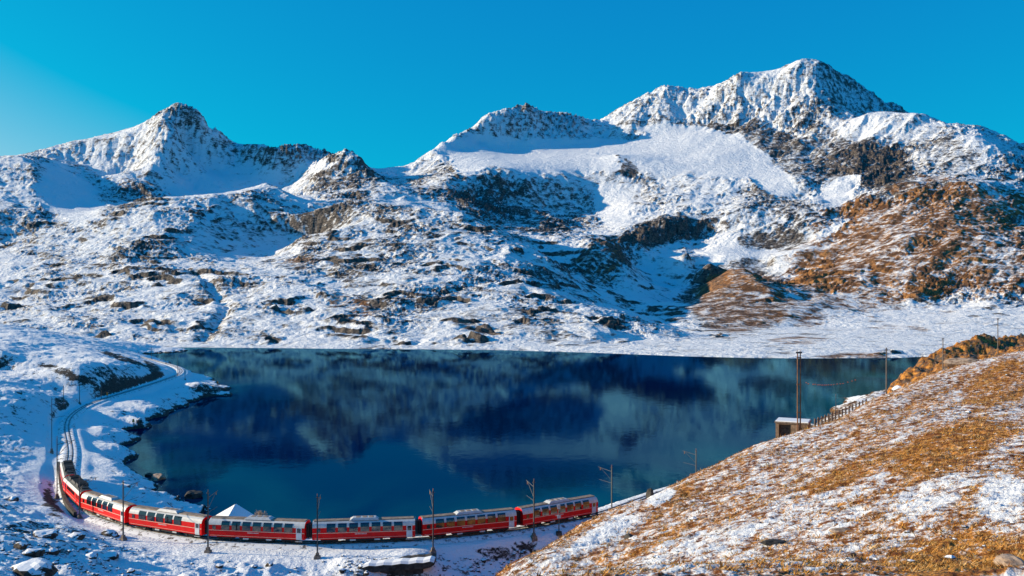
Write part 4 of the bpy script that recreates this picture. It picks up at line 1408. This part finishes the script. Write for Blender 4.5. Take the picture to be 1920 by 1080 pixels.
# stone courses that can be told apart on the sunny wall
stone = None
rr = random.Random(3)
for row in range(6):
    xx = 0.3 if row % 2 == 0 else 0.1
    z0 = zt - 0.55 - 0.75 * (row + 1)
    while xx < 2.9:
        ww = rr.uniform(0.7, 1.1)
        o = MB().box(max(xx, 0.22), min(xx + ww - 0.07, 3.38), -2.64 - rr.uniform(0, 0.04), -2.55, z0, z0 + 0.68, 0, 0.03).build('stone', M_STONE, hb)
        xx += ww

# fence of short posts along the track behind the hill edge
fn = empty('post_fence', (0, 0, 0))
tag(fn, 'row of dark fence posts on the snowy bank beyond the stone building', 'fence')
fpts = []
for k in range(16):
    px = 1528 + k * 6.4
    d = 208 + k * 3.2
    yy = np.interp(px, [1522, 1576, 1625], [800, 779, 757])
    X = (px - 960) * d / F
    zt_ = CZ + (540 - (yy - 13 + 0.2 * k)) / F * d
    fpts.append((X, d, zt_))
pst = None
for k, (X, d, zt_) in enumerate(fpts):
    b0 = gz_at(X, d)
    o = MB().box(-0.16, 0.16, -0.16, 0.16, min(b0, zt_ - 3) - zt_, 0).build('post', M_GREYWOOD, fn)
    o.location = (X, d, zt_)
for (a, b) in zip(fpts[:-1], fpts[1:]):
    MB().bar((a[0], a[1], a[2] - 0.5), (b[0], b[1], b[2] - 0.5), 0.10, 0.14).build('fence_rail', M_GREYWOOD, fn)

# ------------------------------------------------------------------ snow-roofed shed behind the train
X, D = (442 - 960) * 157 / F, 157.0
zb = gz_at(X, D) - 0.3
ztop = CZ + (540 - 945) / F * D
sh = empty('shed', (X, D, 0))
sh.rotation_euler = (0, 0, math.radians(38))
tag(sh, 'small shed with a pyramid roof under snow at the water behind the train', 'shed')
ev = ztop - 2.2
MB().box(-2.4, 2.4, -2.2, 2.2, min(zb, ev - 2), ev).build('wall', M_GREYWOOD, sh)
MB().add([(-3.0, -2.7, ev - 0.1), (3.0, -2.7, ev - 0.1), (3.0, 2.7, ev - 0.1), (-3.0, 2.7, ev - 0.1), (-0.15, -0.1, ztop), (0.15, 0.1, ztop)],
         [(0, 3, 2, 1), (0, 1, 5, 4), (1, 2, 5), (2, 3, 4, 5), (3, 0, 4)]).build('roof', M_SNOW, sh)
MB().box(-0.5, 0.5, -2.26, -2.18, min(zb, ev - 2) + 0.1, ev - 0.4).build('door', M_WOOD, sh)

# bare shrub behind the train
X, D = (488 - 960) * 152 / F, 152.0
zb = gz_at(X, D)
bu = MB()
r2 = random.Random(5)
top = CZ + (540 - 956) / F * D
for k in range(60):
    a = r2.uniform(0, 2 * math.pi)
    sp = r2.uniform(0.1, 1.15)
    p0 = (0, 0, zb)
    p1 = (math.cos(a) * sp * 0.5, math.sin(a) * sp * 0.5, zb + (top - zb) * 0.55)
    p2 = (math.cos(a) * sp, math.sin(a) * sp, top - 0.25 * sp - r2.uniform(0, 0.5))
    bu.tube(p0, p1, 0.05, 0.035, 4).tube(p1, p2, 0.035, 0.015, 4)
    for q in range(3):
        t = r2.uniform(0.2, 1)
        m_ = tuple(p1[i] + (p2[i] - p1[i]) * t for i in range(3))
        bu.tube(m_, (m_[0] + r2.uniform(-.4, .4), m_[1] + r2.uniform(-.4, .4), m_[2] + r2.uniform(0.1, .45)), 0.02, 0.01, 4)
sb_ = empty('bare_shrub', (X, D, 0))
tag(sb_, 'leafless tan shrub sticking up behind the sunlit carriage roof', 'shrub')
bu.build('twigs', M_BUSH, sb_)

# ------------------------------------------------------------------ rocks
def rock_mesh(seed, sx, sy, sz, sub=3, angular=0.35):
    import bmesh
    bm = bmesh.new()
    bmesh.ops.create_icosphere(bm, subdivisions=sub, radius=1)
    r = np.random.default_rng(seed)
    pl = [(Vector(r.normal(size=3)).normalized(), r.uniform(0.55, 0.85)) for _ in range(14)]
    off = r.uniform(0, 50, 3)
    for v in bm.verts:
        c = v.co.copy()
        for n, d in pl:
            t = c.dot(n)
            if t > d:
                c -= n * (t - d) * (1 - angular * 0.3)
        k = 1 + 0.12 * float(perlin(c.x * 2.1 + off[0], c.y * 2.1 + c.z * 1.7 + off[1]))
        c *= k
        v.co = (c.x * sx, c.y * sy, c.z * sz)
    me = bpy.data.meshes.new('rock')
    bm.to_mesh(me)
    bm.free()
    return me


def rock(px, py, w, h, lab, name='boulder', mat=None, deep=1.0, seed=1, on='ground', d=None, sink=0.35, group=None):
    """w, h in pixels of the photograph at its place"""
    z = 0.0
    if d is None:
        X, D, z = hit(px, py)
    else:
        D = d
        X = (px - 960) * D / F
        z = hz_at(X, D)
    W, H = w * D / F, h * D / F
    me = rock_mesh(seed, W / 1.5, W / 1.5 * deep, H / 1.3)
    me.materials.append(mat or M_ROCK)
    o = bpy.data.objects.new(name, me)
    COL.objects.link(o)
    o.location = (X, D, z + H * (0.5 - sink))
    o.rotation_euler = (0, 0, (seed * 1.7) % 6.28)
    tag(o, lab, 'boulder', group)
    return o


rock(296, 899, 24, 15, 'pale tan boulder standing in the water at the snowy shore', mat=M_TANROCK, seed=4)
rock(362, 932, 34, 16, 'black wet rock in the lake just left of the snow-roofed shed', mat=M_DSTONE, seed=5, sink=0.5)
rock(280, 893, 16, 9, 'dark low rock beside the pale tan boulder at the shore', mat=M_DSTONE, seed=6)
rock(55, 1076, 90, 34, 'largest dark boulder with a snow cap in the bottom left corner', seed=7, deep=0.7)
rock(84, 1008, 36, 20, 'angular snow-topped boulder in the shade above the biggest corner boulder', seed=8)
rock(40, 1028, 22, 14, 'small dark boulder nearest the left edge above the corner boulder', seed=9)
rock(62, 1040, 30, 14, 'flat snow-topped rock directly above the corner boulder', seed=10)
rock(142, 1008, 30, 14, 'wedge-shaped rock right of the angular shaded boulder', seed=11)
rock(98, 1036, 24, 10, 'low rock between the corner boulder and the ruddy mast footing', seed=12)
rock(170, 1044, 22, 10, 'small rock on the lit snow right of the corner boulder', seed=13)
rock(208, 1046, 26, 12, 'dark split rock on the lit snow below the leftmost footed mast', seed=14)
rock(206, 1004, 30, 14, 'dark rock half under snow just left of the first rusty mast footing', seed=15)
rock(150, 1030, 18, 8, 'low stone poking from the snow below the wedge-shaped rock', seed=16)
rock(24, 940, 18, 10, 'single stone on the shaded slope by the left edge', seed=17)
rock(245, 1072, 14, 8, 'lone stone on the sunlit snow near the bottom edge', seed=18)
rock(505, 1060, 14, 7, 'lone dark stone on the snow between the two middle masts', seed=19)
rock(1220, 930, 15, 22, 'dark upright stone on the hill edge beside the empty track', mat=M_DSTONE, seed=20, d=119, sink=0.1)
rock(1530, 718, 52, 12, 'long grey slab of rock low on the hill below the knoll', seed=21, d=158) if False else None
rock(1808, 718, 56, 14, 'long flat grey slab on the hill below the rocky knoll', mat=M_TANROCK, seed=22, d=215, deep=0.5)
rock(1683, 738, 22, 14, 'dark boulder on the hill edge at the foot of the grey pole', seed=23, d=203)
rock(1580, 1012, 40, 12, 'greyish slab among dry grass in the middle of the near hill', mat=M_TANROCK, seed=24, d=61, deep=0.6)
rock(1902, 1082, 64, 18, 'pale brown stone half out of the bottom right corner', mat=M_TANROCK, seed=25, d=39, deep=0.7)
rock(1455, 1030, 46, 10, 'dark streak of bedrock low on the near hill', mat=M_DSTONE, seed=26, d=62, deep=0.5)
rock(1180, 1020, 34, 9, 'dark flat rock on the lower left of the near hill', mat=M_DSTONE, seed=27, d=84, deep=0.5)

# dark slab with an overhanging snowy lip below the railway
X, D = (748 - 960) * 129 / F, 129.0
sl = empty('rock_slab', (X, D, 0))
tag(sl, 'black overhanging rock slab with a snowy lip below the railway at the bottom edge', 'boulder')
zt2 = CZ + (540 - 1056) / F * D
prof_ = [(-5.0, -0.25), (-4.2, 0.0), (-3.2, -0.06), (-2.1, 0.12), (-0.9, 0.08), (0.4, 0.3), (1.5, 0.24), (2.6, 0.42), (3.6, 0.40), (4.6, 0.62), (5.2, 0.45)]
sm = MB()
for (xa, za), (xb, zb2) in zip(prof_[:-1], prof_[1:]):
    sm.add([(xa, -1.0, zt2 + za - 0.95), (xb, -1.0, zt2 + zb2 - (0.95 if xb < 5 else 0.4)), (xb, 3.0, zt2 + zb2 - 0.9), (xa, 3.0, zt2 + za - 0.9), (xa, -1.15, zt2 + za - 0.05), (xb, -1.15, zt2 + zb2 - 0.05), (xb, 3.0, zt2 + zb2), (xa, 3.0, zt2 + za)],
           [(0, 3, 2, 1), (4, 5, 6, 7), (0, 1, 5, 4), (1, 2, 6, 5), (2, 3, 7, 6), (3, 0, 4, 7)])
sm.add([(-3.4, -0.3, zt2 - 5), (3.4, -0.3, zt2 - 5), (3.6, 3, zt2 - 5), (-3.6, 3, zt2 - 5), (-4.0, -0.5, zt2 - 0.5), (3.6, -0.5, zt2 - 0.3), (3.6, 3, zt2 - 0.3), (-4.0, 3, zt2 - 0.5)],
       [(0, 3, 2, 1), (4, 5, 6, 7), (0, 1, 5, 4), (1, 2, 6, 5), (2, 3, 7, 6), (3, 0, 4, 7)])
sm.build('rock_face', M_DSTONE, sl)
sc2 = MB()
for (xa, za), (xb, zb2) in zip(prof_[:-1], prof_[1:]):
    sc2.add([(xa, -1.2, zt2 + za), (xb, -1.2, zt2 + zb2), (xb, 1.6, zt2 + zb2 - 0.2), (xa, 1.6, zt2 + za - 0.2), (xa, -0.9, zt2 + za + 0.3), (xb, -0.9, zt2 + zb2 + 0.3), (xb, 1.6, zt2 + zb2 + 0.0), (xa, 1.6, zt2 + za + 0.0)],
            [(0, 3, 2, 1), (4, 5, 6, 7), (0, 1, 5, 4), (1, 2, 6, 5), (2, 3, 7, 6), (3, 0, 4, 7)])
sc2.build('snow_cap', M_SNOW, sl)

# small loose stones strewn over the near snow and along the waterline
st = MB()
r3 = np.random.default_rng(21)
kinds = [rock_mesh(40 + k, 1, 1, 0.7, 1) for k in range(4)]
kd = []
for me in kinds:
    co = np.empty(len(me.vertices) * 3)
    me.vertices.foreach_get('co', co)
    kd.append((co.reshape(-1, 3), [tuple(p.vertices) for p in me.polygons]))


def stone(X, D, z, r):
    co, fs = kd[r3.integers(0, 4)]
    a = r3.uniform(0, 6.28)
    c, s = math.cos(a), math.sin(a)
    p = co * r
    st.add(np.stack([p[:, 0] * c - p[:, 1] * s + X, p[:, 0] * s + p[:, 1] * c + D, p[:, 2] + z], 1).tolist(), fs)


cnt = 0
while cnt < 900:
    px, py = r3.uniform(-20, 700), r3.uniform(690, 1085)
    if cnt > 350:
        px, py = r3.uniform(-20, 260), r3.uniform(985, 1085)
    if cnt > 650:
        px, py = r3.uniform(640, 1000), r3.uniform(1020, 1085)
    X, D, z = hit(px, py)
    if z < -4.9 or np.min(np.hypot(TRACK[:, 0] - X, TRACK[:, 1] - D)) < 4.5:
        cnt += 1
        continue
    if perlin(np.array([X * 0.09]), np.array([D * 0.09]))[0] < 0.0:
        cnt += 0.34
        continue
    stone(X, D, z, r3.uniform(0.12, 0.42) * (1 + (r3.random() < 0.06)))
    cnt += 1
# waterline: walk the shore of the near ground
jj = np.argwhere((Zg > -5.15) & (Zg < -4.7))
sel = r3.choice(len(jj), 1700, replace=False)
for q in sel:
    j, i = jj[q]
    px = AG[j, i] * F + 960
    if not (150 < px < 1300):
        continue
    stone(XG[j, i] + r3.uniform(-.3, .3), DG[j, i] + r3.uniform(-.3, .3), Zg[j, i], r3.uniform(0.12, 0.5))
for _k in range(420):
    d = math.exp(r3.uniform(math.log(42), math.log(230)))
    a_ = r3.uniform(-0.01, 0.57)
    if perlin(np.array([a_ * d * 0.06 + 3]), np.array([d * 0.06]))[0] < -0.1 or d > np.interp(a_ * F + 960, [c_[0] for c_ in CREST], [c_[2] for c_ in CREST]) + 2:
        continue
    stone(a_ * d, d, hz_at(a_ * d, d) + 0.02, r3.uniform(0.05, 0.16) * (1 + d / 120) * (1 + 1.2 * (r3.random() < 0.08)))
o = st.build('stones', M_ROCK)
tag(o, 'loose dark stones strewn over the near snow and along the waterline', kind='stuff')

# ------------------------------------------------------------------ floats on the water, markers
bm_src = None
bx = [1512, 1516, 1525, 1529, 1534, 1538, 1542, 1546, 1550, 1554, 1559, 1564, 1570, 1576, 1581, 1590, 1598, 1604]
by = [718, 720, 721, 721, 722, 722, 722.5, 722.5, 722.5, 722, 722, 721.5, 720.5, 720, 719.5, 717, 715, 713]
for k, (px, py) in enumerate(zip(bx, by)):
    X, D, z = wpt(px, py, ZW)
    if bm_src is None:
        r = empty('float', (X, D, ZW))
        fl = MB().tube((-0.16, 0, 0.08), (0.16, 0, 0.08), 0.19, 0.19, 10).tube((-0.30, 0, 0.08), (-0.16, 0, 0.08), 0.06, 0.19, 10).tube((0.16, 0, 0.08), (0.30, 0, 0.08), 0.19, 0.06, 10)
        fl.build('hull', M_BUOY, r)
        bm_src = r
    else:
        r = copy_tree(bm_src)
        r.location = (X, D, ZW)
    tag(r, 'orange float in the curved line of floats on the lake beside the tall twin pole', 'float', 'line of orange floats on the lake')
for px, py, hgt, lab in ((201, 702, 2.6, 'orange marker post on the snow above the dark cutting'), (408, 727, 2.0, 'orange marker on the dark rocky tip of the point'), (250, 806, 2.2, 'orange-brown marker post above the shore of the near bay')):
    z = 0
    for _ in range(6):
        X, D, _z = wpt(px, py, z)
        z = gz_at(X, D)
    m_ = empty('marker_post', (X, D, z))
    tag(m_, lab, 'marker post')
    MB().tube((0, 0, -0.3), (0, 0, hgt * 0.7), 0.09, 0.09, 6).build('post', M_GREYWOOD, m_)
    MB().box(-0.35, 0.35, -0.2, 0.2, hgt * 0.55, hgt, 0, 0.12).build('board', M_ORANGE, m_)

# low dark wall curving along the outside of the bend
wp_ = [wpt(x, y, 0.3)[:2] for x, y in [(110, 868), (112, 892), (115, 912), (121, 934), (130, 950), (141, 964)]]
wl_ = catmull(wp_, 4)
lw = MB()
for a, b in zip(wl_[:-1], wl_[1:]):
    za, zb2 = gz_at(*a), gz_at(*b)
    lw.bar((a[0], a[1], za + 0.35), (b[0], b[1], zb2 + 0.35), 0.55, 1.3)
lo = empty('retaining_wall', (0, 0, 0))
tag(lo, 'low dark wall curving along the left side of the track bend', 'wall')
lw.build('wall_face', M_DSTONE, lo)

# ------------------------------------------------------------------ dry grass on the hill
r4 = np.random.default_rng(31)
NT_ = 34000
lnD = r4.uniform(math.log(34), math.log(250), NT_ * 3)
# more tufts near the eye, where each shows
aa = r4.uniform(-0.06, 0.62, NT_ * 3)
fi = np.clip(np.interp(aa, A3, np.arange(NA3)).astype(int), 0, NA3 - 1)
fj = np.clip(np.interp(lnD, B3, np.arange(NB3)).astype(int), 0, NB3 - 1)
keep = (hcov[fj, fi] + r4.normal(0, 0.12, len(aa)) < 0.44)
aa, lnD, fi, fj = aa[keep][:NT_], lnD[keep][:NT_], fi[keep][:NT_], fj[keep][:NT_]
n = len(aa)
Dv = np.exp(lnD)
Xv = aa * Dv
zv = np.array([hz_at(x, d) for x, d in zip(Xv, Dv)])
NBL = 7
size = (0.08 + 0.0011 * Dv) * r4.uniform(0.5, 1.6, n)
size *= np.where(r4.random(n) < 0.07, 1.7, 1.0)
vv = np.empty((n, NBL, 3, 3), np.float32)
for k in range(NBL):
    an = r4.uniform(0, 2 * np.pi, n)
    lean = r4.uniform(0.5, 1.4, n) * size * 1.3
    wdt = size * r4.uniform(0.10, 0.22, n)
    ox, oy = r4.normal(0, 0.45, n) * size, r4.normal(0, 0.45, n) * size
    ca, sa = np.cos(an), np.sin(an)
    vv[:, k, 0] = np.stack([Xv + ox - sa * wdt, Dv + oy + ca * wdt, zv - 0.03], 1)
    vv[:, k, 1] = np.stack([Xv + ox + sa * wdt, Dv + oy - ca * wdt, zv - 0.03], 1)
    vv[:, k, 2] = np.stack([Xv + ox + ca * lean, Dv + oy + sa * lean, zv + size * r4.uniform(0.3, 0.9, n)], 1)
me = bpy.data.meshes.new('grass')
V = vv.reshape(-1, 3)
me.vertices.add(len(V))
me.vertices.foreach_set('co', V.ravel())
me.loops.add(len(V))
me.loops.foreach_set('vertex_index', np.arange(len(V), dtype=np.int32))
me.polygons.add(len(V) // 3)
me.polygons.foreach_set('loop_start', np.arange(0, len(V), 3, dtype=np.int32))
me.update(calc_edges=True)
at = me.attributes.new('tone', 'FLOAT', 'POINT')
at.data.foreach_set('value', np.repeat(r4.random(n).astype(np.float32), NBL * 3))
gm = NT('dry_grass')
tn = gm.attr('tone')
c1 = gm.mix(gm.ramp(tn, 0.0, 0.55), (0.17, 0.06, 0.016), (0.62, 0.29, 0.06))
gm.base(gm.mix(gm.ramp(tn, 0.6, 1.0), c1, (0.64, 0.42, 0.19)))
gm.rough(0.9, 0.1)
me.materials.append(gm.m)
o = bpy.data.objects.new('grass', me)
COL.objects.link(o)
tag(o, 'tufts of dry orange grass over the near hillside', kind='stuff')
#END
